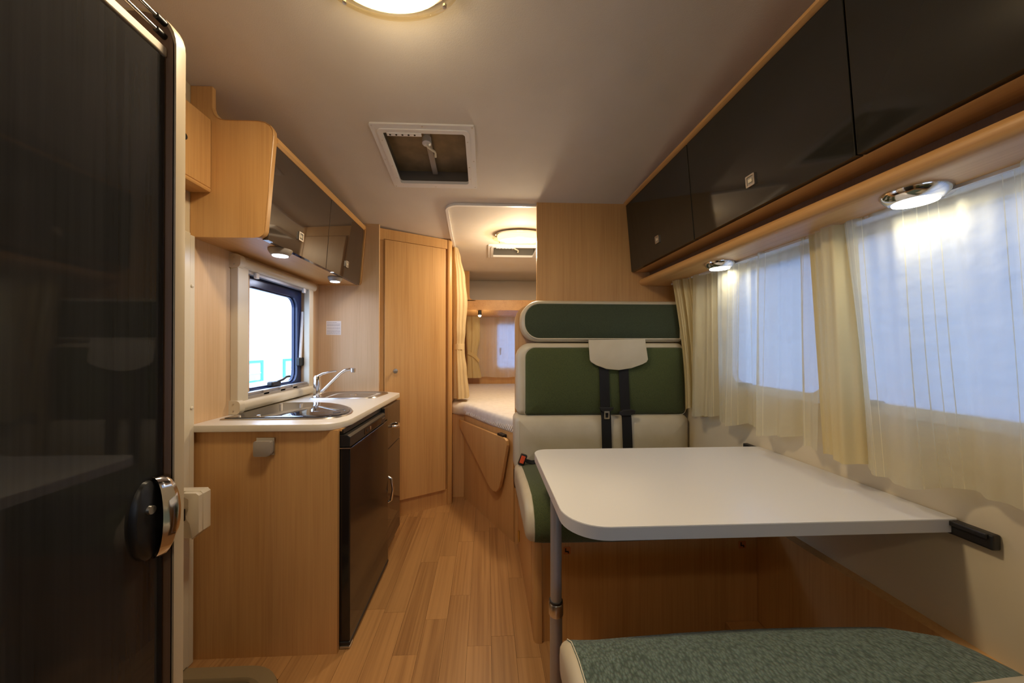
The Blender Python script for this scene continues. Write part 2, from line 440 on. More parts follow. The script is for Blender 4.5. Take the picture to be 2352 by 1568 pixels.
for z in (.888, 1.53):
    ec = link('end_cap', prism(bmn(), rrect(XL, XL+.048, z, z+.06, (.003, .02, .02, .003)), 'y', 1.568, 1.60), 'cream', rb, smooth=True)
    for dz in (.015, .045):
        link('screw', lathe(bmn(), [(.003, 0), (.003, -.002)], (XL+.02, 1.568, z+dz), 8, axis='y'), 'nickel', ec)
link('lower_track', bx(XL-.005, XL+.03, 1.645, 2.19, .945, .958), 'grey', rb)
link('lower_track', bx(XL-.005, XL+.022, 1.645, 2.19, .958, .972, bev=.003), 'alu', rb)
link('upper_track', bx(XL-.005, XL+.022, 1.645, 2.19, 1.522, 1.536), 'alu', rb)
for y in (1.70, 2.13): link('clip', bx(XL+.018, XL+.032, y, y+.022, 1.508, 1.535, bev=.002), 'white', rb)
for y in (1.76, 1.90, 2.02): link('clip', bx(XL+.018, XL+.030, y, y+.045, .948, .972, bev=.002), 'grey', rb)

# ------------------------------------------------------------------ entrance door frame, latch keeper, step
edf = thing('door_1', None, None, (XL, 1.3, 0), kind='structure')
link('door_leaf', bx(XL-.045, XL-.005, .71, 1.29, -.28, 1.85, bev=.01), 'cream', edf)
link('door_jamb', bx(XL, -1.090, 1.298, 1.336, .014, 1.605, bev=.004), 'cream', edf)
link('door_jamb', bx(XL, -1.098, 1.336, 1.364, .0, 1.60, bev=.003), 'cream', edf)
link('door_jamb', bx(XL-.05, XL-.002, 1.27, 1.30, -.25, 1.86, bev=.004), 'cream', edf)
for z in (1.41, .955, .64): link('screw_cap', lathe(bmn(), [(.006, 0), (.006, .003), (.003, .005)], (-1.098, 1.35, z), 10, axis='x'), 'cream', edf, smooth=True)
lk = thing('latch_keeper', 'cream plastic latch keeper box on the entrance door frame', 'door latch', (-1.05, 1.28, .51))
prof = [(-1.09, .515), (-1.02, .515), (-.985, .545), (-.985, .672), (-.995, .682), (-1.09, .682)]
link('housing', prism(bmn(), prof, 'y', 1.262, 1.297, bev=.004), 'cream', lk, smooth=True)
link('raised_rim', prism(bmn(), [(-1.01, .52), (-.985, .545), (-.985, .672), (-.995, .681), (-1.04, .681), (-1.04, .665), (-1.016, .662), (-1.016, .622), (-1.03, .606), (-1.03, .590), (-1.012, .580)], 'y', 1.243, 1.262, bev=.004), 'cream', lk, smooth=True)
link('latch_slot', bx(-1.078, -1.046, 1.256, 1.263, .578, .620, bev=.002), 'blackplastic', lk)
link('latch_bolt', bx(-1.072, -1.052, 1.252, 1.258, .585, .605, bev=.003), 'chrome', lk)
st = thing('entrance_step', 'olive brown plastic step well with rounded rim beside the entrance', 'step', (-.93, 1.0, -.3))
r_ = bmn()
O = rrect(XL-.03, -.70, .69, 1.330, (.01, .16, .16, .01), 10); I = rrect(XL-.02, -.758, .742, 1.273, (.01, .105, .105, .01), 10)
def lp(q, z): return [(a, b, z) for a, b in q]
Om = rrect(XL-.03, -.704, .694, 1.326, (.01, .156, .156, .01), 10); Im = rrect(XL-.02, -.75, .735, 1.280, (.01, .11, .11, .01), 10)
loft(r_, [lp(O, .0005), lp(Om, .012), lp(Im, .013), lp(I, .004), lp(I, -.2)], False, False)
link('rim', r_, 'olive', st, smooth=True)
link('tread', bx(XL-.03, -.76, .74, 1.275, -.22, -.20), 'blackplastic', st)

# ------------------------------------------------------------------ tall closet with black door, left foreground
CX = -.58
cl = thing('tall_closet', 'tall closet with glossy black door and wooden end panel at left edge', 'closet', (-.85, .2, 0))
link('body', bx(XL, CX-.022, -.55, .655, .02, 1.706), 'beech', cl)
dr = link('door', bx(CX-.02, CX, -.25, .654, .03, 1.703, bev=.002), 'blackpanel', cl)
link('shelf_board', bx(XL, CX+.002, -.55, .656, 1.706, 1.722, bev=.002), 'edge', cl)
ep = prism(bmn(), rrect(XL, -.567, .0, 1.790, (.001, .001, .06, .001), 8), 'y', .657, .675, bev=.0015); link('end_panel', ep, 'brown_wood', cl, smooth=True)
# cream edging around the front of the end panel
ebm = bmn(); oo = [(-.569, .0)]+[(-.629+.06*math.cos(a*PI/16), 1.730+.06*math.sin(a*PI/16)) for a in range(9)]+[(-.80, 1.790)]
oi = [(-.5635, .0)]+[(-.629+.0655*math.cos(a*PI/16), 1.730+.0655*math.sin(a*PI/16)) for a in range(9)]+[(-.80, 1.7955)]
loft(ebm, [[(p[0], .657, p[1]), (q[0], .657, q[1]), (q[0]+.001, .666, q[1]), (q[0], .677, q[1]), (p[0], .677, p[1])] for p, q in zip(oo, oi)])
link('edge_trim', ebm, 'edge', cl, smooth=True)
for z in (1.744, 1.768):
    rl = link('gallery_rail', tube(bmn(), [(-.584, -.5, z), (-.584, .645, z)], .0032), 'chrome', cl, smooth=True)
    link('rail_socket', lathe(bmn(), [(.0055, 0), (.0055, .017)], (-.584, .640, z), 12, axis='y'), 'blackplastic', rl, smooth=True)
hd = link('handle', lathe(bmn(), [(.068, 0), (.066, .006), (.058, .010), (.0, .011)], (CX, .622, .885), 28, sx=.44, sy=1, axis='x'), 'blackplastic', dr, smooth=True)
cb2 = bmn(); nseg = 16; loops = []
for i in range(nseg+1):
    t = i/nseg; a = -PI/2+PI*t; zc = .886+.070*math.sin(a); out = .026*math.cos(a)**.8 if math.cos(a) > 0 else 0
    wd = .006+.010*math.cos(a)
    yc = .634+.010*math.cos(a)
    loops.append([(CX+.004+out*.75, yc-wd, zc), (CX+.008+out, yc, zc), (CX+.004+out*.85, yc+wd, zc), (CX+out*.3, yc+wd*.6, zc)])
loft(cb2, loops); bmesh.ops.recalc_face_normals(cb2, faces=cb2.faces)
hc = link('handle_bow', cb2, 'chrome', cl, smooth=60)
link('key_hole', lathe(bmn(), [(.008, 0), (.007, .006), (.0, .006)], (CX+.009, .618, .905), 14, axis='x'), 'nickel', cl, smooth=True)

# ------------------------------------------------------------------ kitchen base unit
kb = thing('kitchen_cabinet', 'beech kitchen base cabinet with brown gloss drawer and door under worktop', 'cabinet', (-.85, 1.8, 0))
link('side_panel', bx(XL+.001, -.574, 1.375, 1.393, .0, .860), 'beech', kb)
link('back_box', bx(XL+.001, -.60, 1.945, 2.37, .06, .858), 'beech', kb)
link('plinth', bx(XL+.001, -.62, 1.945, 2.30, .0, .06), 'beech', kb)
link('upper_rail', bx(-.60, -.566, 1.395, 2.24, .852, .861), 'beech_y', kb)
dw = link('drawer', bx(-.60, -.547, 1.952, 2.238, .615, .850, bev=.002), 'brownpanel', kb)
link('handle', tube(bmn(), [(-.547, 2.04, .725), (-.527, 2.05, .722), (-.520, 2.085, .716), (-.527, 2.12, .722), (-.547, 2.13, .725)], [.007, .009, .010, .009, .007]), 'chrome', dw, smooth=True)
dd = link('door', bx(-.60, -.547, 1.952, 2.238, .060, .611, bev=.002), 'brownpanel', kb)
link('handle', tube(bmn(), [(-.547, 1.972, .46), (-.53, 1.974, .45), (-.52, 1.976, .39), (-.53, 1.974, .33), (-.547, 1.972, .32)], [.006, .007, .008, .007, .006]), 'chrome', dd, smooth=True)
sk_ = thing('socket_cover', 'grey socket with hinged cover on the kitchen side panel', 'socket', (-.842, 1.375, .78))
link('back_plate', bx(-.876, -.808, 1.370, 1.375, .770, .836, bev=.001), 'nickel', sk_)
link('cover', prism(bmn(), rrect(-.876, -.812, .769, .826, (.004, .014, .004, .004)), 'y', 1.352, 1.370, bev=.003), 'grey', sk_, smooth=True)
wt = prism(bmn(), [(XL+.001, 1.36), (-.64, 1.36), (-.615, 1.364), (-.592, 1.378), (-.572, 1.402), (-.560, 1.435), (-.555, 1.475), (-.555, 2.262), (-.563, 2.288), (-.70, 2.378), (XL+.001, 2.378)], 'z', .861, .887, bev=.003)
wtop = solo('worktop', wt, 'lam', 'off-white kitchen worktop with rounded corner carrying hob and sink', 'worktop', True, org=(-.84, 1.87, .861))
# hob under a glass lid
hobo = [(-1.075, 1.455), (-.70, 1.455), (-.655, 1.462), (-.62, 1.485), (-.600, 1.525), (-.597, 1.575), (-.612, 1.635), (-.645, 1.70), (-.69, 1.76), (-.745, 1.815), (-.81, 1.855), (-.88, 1.875), (-1.02, 1.875), (-1.06, 1.86), (-1.075, 1.82)]
def inset(pts, k):
    cx = sum(p[0] for p in pts)/len(pts); cy = sum(p[1] for p in pts)/len(pts)
    out = []
    for x, y in pts:
        d = math.hypot(x-cx, y-cy); out.append((x-(x-cx)/d*k, y-(y-cy)/d*k))
    return out
hob = thing('hob', 'hob with smoked glass lid and steel rim set in worktop below the window', 'hob', (-.84, 1.65, .887))
hr = bmn(); loft(hr, [lp(hobo, .8872), lp(inset(hobo, .003), .892), lp(inset(hobo, .016), .892), lp(inset(hobo, .018), .889)], False, False); link('steel_rim', hr, 'steel', hob, smooth=True)
link('glass_lid', prism(bmn(), inset(hobo, .017), 'z', .889, .8955, bev=.0015), 'glasslid', hob, smooth=True)
link('finger_hole', lathe(bmn(), [(.016, 0), (.016, .0012), (.0, .0012)], (-.655, 1.56, .8953), 18), 'blackplastic', hob, smooth=True)
for x, y in ((-1.03, 1.50), (-1.03, 1.80), (-.95, 1.50), (-.93, 1.80)): link('lid_fixing', lathe(bmn(), [(.008, 0), (.007, .003), (0, .003)], (x, y, .8953), 12), 'nickel', hob, smooth=True)
# sink
sko = [(-1.01, 2.035), (-.985, 2.025), (-.69, 2.035), (-.66, 2.05), (-.642, 2.08), (-.625, 2.26), (-.640, 2.30), (-.70, 2.335), (-.98, 2.345), (-1.02, 2.33), (-1.03, 2.29)]
sinkb = [(-.955, 2.075), (-.93, 2.065), (-.715, 2.07), (-.69, 2.085), (-.678, 2.12), (-.668, 2.25), (-.685, 2.285), (-.72, 2.30), (-.90, 2.31), (-.945, 2.30), (-.96, 2.27)]
sk = thing('sink', 'stainless steel sink set in the worktop at the wardrobe end', 'sink', (-.83, 2.18, .887))
sb = bmn()
loft(sb, [lp(sko, .8872), lp(inset(sko, .004), .8925), lp(inset(sko, .012), .8925), lp(sinkb, .8905), lp(inset(sinkb, .012), .880), lp(inset(sinkb, .03), .8878)], False, True)
link('rim_and_basin', sb, 'steel', sk, smooth=50)
link('drain', lathe(bmn(), [(.022, 0), (.020, .002), (0, .002)], (-.82, 2.19, .8878), 18), 'chrome', sk, smooth=True)
# faucet
fc = thing('faucet', 'chrome mixer tap with long angled spout beside the sink', 'faucet', (-1.0, 2.13, .887))
FX, FY = -.995, 2.10
link('body', lathe(bmn(), [(.027, 0), (.027, .006), (.021, .012), (.021, .085), (.019, .092), (.019, .118), (.014, .128), (0, .129)], (FX, FY, .887), 20), 'chrome', fc, smooth=True)
link('lever', tube(bmn(), [(FX, FY, 1.008), (FX+.03, FY+.005, 1.026), (FX+.07, FY+.01, 1.036), (FX+.105, FY+.015, 1.042)], [.010, .007, .005, .006]), 'chrome', fc, smooth=True)
link('spout', tube(bmn(), [(FX+.015, FY, .912), (FX+.05, FY+.002, .945), (FX+.13, FY+.004, 1.025), (FX+.155, FY+.005, 1.044), (FX+.185, FY+.006, 1.052), (FX+.20, FY+.007, 1.050)], [.010, .009, .009, .009, .009, .009]), 'chrome', fc, smooth=True)
link('aerator', lathe(bmn(), [(.010, -.012), (.013, -.010), (.013, .012), (.008, .015)], (FX+.205, FY+.007, 1.045), 14), 'nickel', fc, smooth=True)
# refrigerator
rf = thing('refrigerator', 'black built-in refrigerator under the worktop facing the aisle', 'refrigerator', (-.8, 1.66, 0))
link('body', bx(-1.05, -.576, 1.397, 1.940, .015, .858, bev=.002), 'black', rf)
fd = link('door', bx(-.576, -.535, 1.397, 1.932, .028, .785, bev=.004), 'black', rf)
link('door_trim', bx(-.576, -.533, 1.395, 1.934, .012, .028, bev=.004), 'blackplastic', rf)
cp = link('control_panel', prism(bmn(), [(-.576, .790), (-.535, .790), (-.535, .828), (-.545, .836), (-.576, .838)], 'y', 1.397, 1.875, bev=.002), 'blackplastic', rf)
link('display_window', bx(-.5348, -.5338, 1.56, 1.80, .797, .822), 'black', cp)
link('indicator', bx(-.5345, -.5325, 1.585, 1.60, .803, .815), 'dark', cp)
link('indicator', bx(-.5345, -.5325, 1.625, 1.64, .803, .818), 'nickel', cp)
link('brand_strip', bx(-.5345, -.533, 1.815, 1.86, .812, .815), 'nickel', cp)
link('top_strip', bx(-.576, -.560, 1.397, 1.935, .842, .8575), 'blackplastic', rf)
link('gap_shade', bx(-.576, -.540, 1.882, 1.930, .788, .856, bev=.004), 'black', rf)  # shade of the gap beside the drawer, put in as a black block
link('hinge_plate', bx(-.576, -.534, 1.394, 1.398, .783, .787), 'nickel', rf)
link('foot', bx(-.575, -.533, 1.394, 1.43, .002, .012, bev=.003), 'nickel', rf)

# ------------------------------------------------------------------ latch used on the cupboards
def latch(y, z, x, tilt, parent, side):
    """small square push latch: plate with raised frame and button"""
    mtx = Matrix.Translation((x, y, z)) @ Matrix.Rotation(tilt, 4, 'Y')
    s = side
    q = bmn(); h = .019
    ring(q, rrect(-h, h, -h, h, .003, 2), rrect(-h*.72, h*.72, -h*.72, h*.72, .002, 2), 'x', -.002*s, .005*s)
    for v in q.verts: v.co = mtx @ v.co
    f = link('latch', q, 'nickel', parent)
    q = bx(min(0, .002*s), max(0, .002*s), -h*.72, h*.72, -h*.72, h*.72, mtx=mtx); link('latch_recess', q, 'grey', parent)
    q = bx(min(0, .005*s), max(0, .005*s), -h*.42, h*.42, -h*.32, h*.25, mtx=mtx); link('latch_button', q, 'cream', parent)
# ------------------------------------------------------------------ left overhead cupboard
oc = thing('overhead_cabinet', 'beech overhead cupboard with brown gloss flaps above kitchen worktop', 'cabinet', (-.97, 1.85, 1.6))
ocp = [(XL+.001, 1.598), (-.882, 1.598), (-.863, 1.601), (-.850, 1.610), (-.843, 1.625), (-.813, 1.985), (-.815, 2.010), (-.825, 2.028), (-.845, 2.040), (-.87, 2.044), (-.995, 2.044), (-1.018, 2.050), (-1.033, 2.066), (-1.040, 2.09), (-1.040, 2.172), (XL+.001, 2.172)]
link('end_panel', prism(bmn(), ocp, 'y', 1.366, 1.384, bev=.001), 'beech', oc)
eb = bmn(); oo = ocp[1:-2]
loft(eb, [[(p[0], 1.364, p[1]), (p[0]+.0025*(1 if p[1] < 2.03 else .4), 1.366, p[1]+.002*(p[1] > 2.03)), (p[0]+.0025*(1 if p[1] < 2.03 else .4), 1.385, p[1]+.002*(p[1] > 2.03)), (p[0], 1.3845, p[1])] for p in oo]); link('edge_trim', eb, 'beech_edge', oc, smooth=True)
link('carcass', prism(bmn(), [(XL+.001, 1.600), (-.866, 1.600), (-.836, 1.985), (-.840, 1.992), (XL+.001, 1.992)], 'y', 1.385, 2.362), 'beech_y', oc)
link('end_panel', prism(bmn(), [(XL+.001, 1.594), (-.87, 1.594), (-.845, 1.600), (-.836, 1.62), (-.806, 1.975), (-.808, 1.995), (-.82, 2.0), (XL+.001, 2.0)], 'y', 2.362, 2.379, bev=.001), 'beech_edge', oc)
link('top_trim', prism(bmn(), [(-.845, 1.968), (-.815, 1.964), (-.806, 1.975), (-.808, 1.992), (-.82, 2.0), (-.85, 2.0)], 'y', 1.384, 2.362), 'beech_y', oc, smooth=True)
tl = math.atan2(.026, .36)
for y0, y1, yl in ((1.387, 1.873, 1.608), (1.877, 2.360, 2.128)):
    d = link('flap_door', prism(bmn(), [(-.866, 1.597), (-.845, 1.597), (-.8165, 1.964), (-.838, 1.964)], 'y', y0, y1, bev=.0015), 'brownpanel', oc)
    latch(yl, 1.68, -.8375, tl, d, 1)
# cupboard over the entrance
ec = thing('entrance_cupboard', 'shallow beech cupboard with a finger hole above the entrance door', 'cabinet', (-1.08, 1.0, 1.77))
link('body', bx(XL+.001, -1.050, .76, 1.365, 1.785, 2.04), 'beech', ec)
link('door', bx(-1.050, -1.042, .76, 1.364, 1.782, 2.042, bev=.002), 'beech', ec)
link('finger_hole', lathe(bmn(), [(.012, 0), (.011, .0015), (.0, .0015)], (-1.042, 1.248, 1.912), 16, axis='x'), 'dark', ec, smooth=True)
link('bottom_board', bx(XL+.001, -1.040, .76, 1.365, 1.765, 1.782, bev=.006), 'beech_y', ec)

# ------------------------------------------------------------------ LED downlights
def downlight(x, y, z, r, label, lens, col, power, metal='chrome'):
    t = thing('downlight', label, 'light', (x, y, z), group='LED downlights under the cupboards')
    link('housing', lathe(bmn(), [(r, 0), (r, -.004), (r*.90, -.014), (r*.74, -.024), (r*.66, -.025)], (x, y, z), 28), metal, t, smooth=True)
    link('lens', lathe(bmn(), [(r*.66, 0), (r*.64, -.003), (0.0, -.004)], (x, y, z-.025), 24), lens, t, smooth=True)
    light('downlight_lamp', 'AREA', (x, y, z-.032), power, col, t, r*1.1)
downlight(-.880, 1.528, 1.5975, .046, 'round LED downlight under left cupboard nearer the camera', 'led', COOL, LED_W, 'grey')
downlight(-.900, 2.115, 1.5975, .040, 'round LED downlight under left cupboard near the splashback', 'led', COOL, LED_W, 'grey')
downlight(1.035, 1.500, 1.556, .060, 'smaller looking chrome downlight above the far curtains by the bench', 'ledwarm', NEUT, LED_W*.75)
downlight(1.032, .792, 1.556, .060, 'large looking chrome downlight above the sheer curtain at the right', 'ledwarm', NEUT, LED_W*.75)

# ------------------------------------------------------------------ right overhead cupboard with light shelf
rc = thing('overhead_cabinet', 'long overhead cupboard with dark gloss flaps above the dinette window', 'cabinet', (1.0, 1.1, 1.56))
link('carcass', prism(bmn(), [(XR-.001, 1.64), (.905, 1.64), (.868, 2.045), (XR-.001, 2.045)], 'y', .0, 2.085), 'beech_y', rc)
link('top_trim', prism(bmn(), [(.875, 2.046), (.846, 2.046), (.836, 2.052), (.836, 2.062), (.846, 2.068), (XR-.001, 2.068)], 'y', .0, 2.088), 'beech_y', rc, smooth=True)
tr = -math.atan2(.034, .40)
for y0, y1, yl in ((1.442, 2.084, 1.742), (.794, 1.438, 1.112), (.01, .790, .45)):
    d = link('flap_door', prism(bmn(), [(.905, 1.640), (.884, 1.640), (.8505, 2.044), (.872, 2.044)], 'y', y0, y1, bev=.0015), 'darkpanel', rc)
    latch(yl, 1.733, .8757, tr, d, -1)
ls = prism(bmn(), [(XR-.001, 1.556), (.968, 1.556), (.948, 1.560), (.937, 1.570), (.935, 1.582), (.942, 1.596), (.960, 1.604), (.975, 1.604), (.975, 1.585), (XR-.001, 1.585)], 'y', .0, 2.088)
link('light_shelf', ls, 'beech_y', rc, smooth=True)
link('back_board', bx(XR-.16, XR-.001, .0, 2.088, 1.585, 1.64), 'brown_wood', rc)
link('curtain_track', bx(1.085, 1.13, .05, 2.0, 1.548, 1.556), 'white', rc)

# ------------------------------------------------------------------ right windows with blinds
def side_window(n, y0, y1, z0, z1, lab):
    t = thing('window_%d' % n, None, None, (XR+.03, (y0+y1)/2, z0), kind='structure')
    f = bmn(); ring(f, rrect(y0-.02, y1+.02, z0-.02, z1+.02, .05), rrect(y0+.012, y1-.012, z0+.012, z1-.012, .05), 'x', XR-.004, XR+.03)
    link('window_frame', f, 'white', t, smooth=True)
    link('pane', bx(XR+.044, XR+.047, y0-.01, y1+.01, z0-.01, z1+.01), 'pane', t)
    link('latch', bx(XR-.02, XR+.01, y1-.12, y1-.06, z0+.0, z0+.018, bev=.004), 'blackplastic', t)
    b = thing('pleated_blind', lab, 'blind', (XR+.02, (y0+y1)/2, z0))
    q = bmn(); nfold = 26; z = z0; loops = []
    for i in range(nfold+1):
        zz = z0+(z1-z0)*i/nfold; xx = XR+.020+(.0012 if i % 2 else 0)
        loops.append([(xx, y0, zz), (xx, y1, zz)])
    loft(q, loops, False, False, False); link('pleats', q, 'blind', b)
    link('bottom_bar', bx(XR+.014, XR+.030, y0, y1, z0, z0+.010), 'white', b)
side_window(2, RW1[0], RW1[1], RW1[2], RW1[3], 'drawn pale blind in the window beside the far end of the table')
side_window(3, RW2[0], RW2[1], RW2[2], RW2[3], 'drawn pale blind in the window beside the near end of the table')

# ------------------------------------------------------------------ curtains
def sheet(path, zt, zb, fold, ns=140, nz=22, bm=None):
    """cloth hanging along path(s)->(x,y) with fold(s,t)-> offset across; UV in metres"""
    bm = bm or bmn(); uvl = bm.loops.layers.uv.verify(); V = []; U = []
    p0 = path(0); L0 = 0; last = Vector(p0)
    for i in range(ns+1):
        s = i/ns; p = Vector(path(s)); q = Vector(path(min(1, s+.01))); pp = Vector(path(max(0, s-.01)))
        d = (q-pp).normalized(); nrm = Vector((-d.y, d.x)); L0 += (p-last).length; last = p
        row = []
        for j in range(nz+1):
            t = j/nz; z = zt(s)+(zb(s)-zt(s))*t; c = p+nrm*fold(s, t)
            row.append(bm.verts.new((c.x, c.y, z)))
        V.append(row); U.append(L0)
    for i in range(ns):
        for j in range(nz):
            f = bm.faces.new((V[i][j], V[i+1][j], V[i+1][j+1], V[i][j+1]))
            for l, (a, b) in zip(f.loops, ((i, j), (i+1, j), (i+1, j+1), (i, j+1))): l[uvl].uv = (U[a]*1.15, b/nz)
    return bm
def folds(freqs, seed):
    rnd = random.Random(seed); ph = [rnd.random()*6.28 for _ in freqs]
    def f(s, t):
        k = 1.0
        return sum(a*(1+b*(t-.3))*math.sin(2*PI*(n*s+.12*w*math.sin(3*t+p))+p) for (a, n, b, w), p in zip(freqs, ph))
    return f
XC = 1.112
cur = thing('window_curtain', 'gathered cream curtain leading edge with sheer panel beside the bench cushions', 'curtain', (XC, 1.6, .84))
f1 = folds([(.020, 3.6, .6, .3), (.009, 9, .3, .4), (.0035, 21, 0, 0)], 3)
sh = sheet(lambda s: (XC-.012, 1.86-.775*s), lambda s: 1.556, lambda s: .834+.018*s+.35*f1(s, 1), f1)
link('sheer_panel', sh, 'sheer', cur, smooth=180)
def lead(s):
    return (1.032+.075*s+.008*math.sin(6*s), 1.892-.10*s)
fl_ = sheet(lead, lambda s: 1.553, lambda s: .840+.02*math.sin(5*s), lambda s, t: (.010*math.sin(2*PI*3*s+1)+.004*math.sin(2*PI*7*s))*(1+.5*t), 60, 22)
for v in fl_.verts:      # the leading edge falls back to the seat below the tie point
    k = (1.553-v.co.z)/.71; v.co.y += -.035*k; v.co.x += .055*math.sin(min(1, k*1.15)*PI/2)*(1-.4*(1.892-v.co.y)/.2)
link('leading_edge', fl_, 'curt_mid', cur, smooth=180)
cm = sheet(lambda s: (XC-.055+.03*s*s, 1.105-.125*s), lambda s: 1.553, lambda s: .842+.004*math.sin(8*s), lambda s, t: .016*math.sin(2*PI*1.1*s+.6)*(1+.3*t)+.005*math.sin(2*PI*4*s+t), 60, 22)
for v in cm.verts: v.co.y -= .045*((1.553-v.co.z)/.71)*0.9*(v.co.y < 1.2)
solo('window_curtain', cm, 'curt_mid', 'narrow opaque cream curtain hanging between the two sheer panels', 'curtain', 180)
f2 = folds([(.020, 3, .8, .4), (.010, 7.5, .2, .6), (.0035, 17, 0, 0)], 11)
def nearp(s): return (XC-.022, 1.025-.95*s)
nc = sheet(nearp, lambda s: 1.556, lambda s: .834+.35*f2(s, 1)+.02*s, f2, 150, 22)
for v in nc.verts:       # its far edge leans towards the camera lower down
    k = (1.556-v.co.z)/.71; v.co.y -= .07*k*max(0, 1-(1.025-v.co.y)/.5)
solo('window_curtain', nc, 'sheer', 'wide sheer striped curtain nearest the camera at right edge', 'curtain', 180)

# ------------------------------------------------------------------ dining table
dt = thing('dining_table', 'white laminate table hooked on the wall rail, on one tube leg', 'table', (.67, 1.1, 0))
top = rrect(.193, XR-.002, .806, 1.432, (.10, .006, .004, .055), 10)
tb = bmn(); prism(tb, top, 'z', .7585, .760)
link('laminate_top', tb, 'tablelam', dt)
link('edge_band', prism(bmn(), rrect(.192, XR-.002, .805, 1.433, (.101, .006, .004, .056), 10), 'z', .728, .7585, bev=.002), 'tableedge', dt, smooth=True)
LX, LY = .208, 1.035
lg = link('leg', tube(bmn(), [(LX, LY, .0), (LX, LY, .40)], .0185, 20), 'alu', dt, smooth=True)
link('leg', tube(bmn(), [(LX+.0, LY, .39), (LX, LY, .728)], .0168, 20), 'alu', dt, smooth=True)
link('leg_clamp', lathe(bmn(), [(.0205, 0), (.0215, .003), (.0215, .034), (.0195, .037)], (LX, LY, .385), 20), 'nickel', lg, smooth=True)
link('leg_clamp_ring', lathe(bmn(), [(.020, 0), (.020, .005)], (LX, LY, .423), 20), 'blackplastic', lg, smooth=True)
link('leg_foot', lathe(bmn(), [(.026, 0), (.026, .006), (.0195, .012)], (LX, LY, .0005), 20), 'blackplastic', lg, smooth=True)
tr_ = thing('wall_rail', 'black plastic table rail fixed along the cream wall', 'rail', (XR, 1.1, .70))
link('rail_body', bx(XR-.022, XR, .735, 1.50, .722, .757, bev=.004), 'blackplastic', tr_)
link('rail_lip', bx(XR-.028, XR-.020, .742, 1.49, .745, .757, bev=.002), 'blackplastic', tr_)
link('table_bracket', bx(.95, XR-.03, .87, 1.37, .716, .7275), 'blackplastic', dt)

# ------------------------------------------------------------------ rear bench
bn = thing('bench_seat_base', 'beech bench base with rounded corner post under the rear seat', 'bench', (.65, 1.7, 0))
link('side_panel', bx(.190, .208, 1.468, 2.086, .0, .415), 'beech', bn)
link('corner_post', prism(bmn(), rrect(.190, .224, 1.386, 1.464, (.02, .004, .004, .006), 6), 'z', 0, .412), 'beech_edge', bn, smooth=True)
link('front_panel', bx(.224, .276, 1.396, 1.414, .0, .415), 'beech', bn)
link('front_panel', bx(.277, XR-.041, 1.396, 1.414, .0, .400), 'beech', bn)
link('top_rail', bx(.20, XR-.041, 1.400, 2.08, .392, .412), 'brown_wood', bn)
link('hatch_frame', bx(.98, XR-.041, 1.20, 1.396, .0, .055, bev=.004), 'beech', bn)
for x, z in ((.325, .362), (1.055, .368)):
    s_ = link('seat_sticker', prism(bmn(), rrect(x-.015, x+.015, z-.015, z+.015, .004), 'y', 1.3945, 1.396), 'orange', bn)
    ic = bmn(); box(ic, x-.008, x-.003, 1.3937, 1.3946, z-.004, z+.010); box(ic, x-.008, x+.006, 1.3937, 1.3946, z-.006, z-.001); box(ic, x+.003, x+.008, 1.3937, 1.3946, z-.011, z-.003)
    link('seat_symbol', ic, 'blackplastic', s_)
link('hinge', tube(bmn(), [(.186, 1.985, .075), (.186, 1.985, .135)], .006), 'brass', bn, smooth=True)
link('socket_panel', bx(.158, .188, 1.965, 2.03, .385, .475, bev=.006), 'blackplastic', bn, smooth=True)

def cushion_face(X0_, X1_, Z0, Z1, r, yb, yf, edge, bord, bulge, top_m, bord_m, parent, names, dents=None, n=8):
    """upright cushion: rounded body in one cloth, bulging centre panel in another"""
    bm = bmn()
    def ringat(d, y, rr=r): return [(a, y, b) for a, b in rrect(X0_+d, X1_-d, Z0+d, Z1-d, tuple(max(q-d, .004) for q in rr), n)]
    L2 = [ringat(edge, yb), ringat(edge*.3, yb-.004), ringat(0, yb-edge)]
    L2 += [ringat(0, yf+edge), ringat(edge*.3, yf+edge*.3), ringat(edge, yf)]
    if bord: L2 += [ringat(bord*.8, yf-.004), ringat(bord, yf-.003), ringat(bord+.006, yf+.004)]
    loft(bm, L2); a = link(names[0], bm, bord_m, parent, smooth=50)
    b2 = bmn(); steps = [0, .006, .02, .05, .09]
    maxd = (Z1-Z0)/2-bord-.01
    L3 = []
    for s in steps:
        d = bord+min(s, maxd); q = min(s, .09)/.09
        L3.append(ringat(d, yf-.002-bulge*math.sin(q*PI/2)))
    loft(b2, L3, False, True); link(names[1], b2, top_m, parent, smooth=60)
    st_ = bmn(); tube(st_, ringat(bord-.004, yf-.0055)+ringat(bord-.004, yf-.0055)[:1], .0011, 5); link('stitching', st_, 'thread', parent)
hr_ = thing('headrest_cushion', 'long dark green headrest bolster with cream piping on top of the bench', 'cushion', (.65, 2.0, 1.21))
cushion_face(.196, 1.125, 1.212, 1.446, (.105, .02, .02, .105), 2.085, 1.945, .022, .020, .014, 'green_dark', 'leather', hr_, ('cover', 'front_panel'))
bc = thing('back_cushion', 'olive green bench backrest cushion with cream borders behind the table', 'cushion', (.65, 2.0, .53))
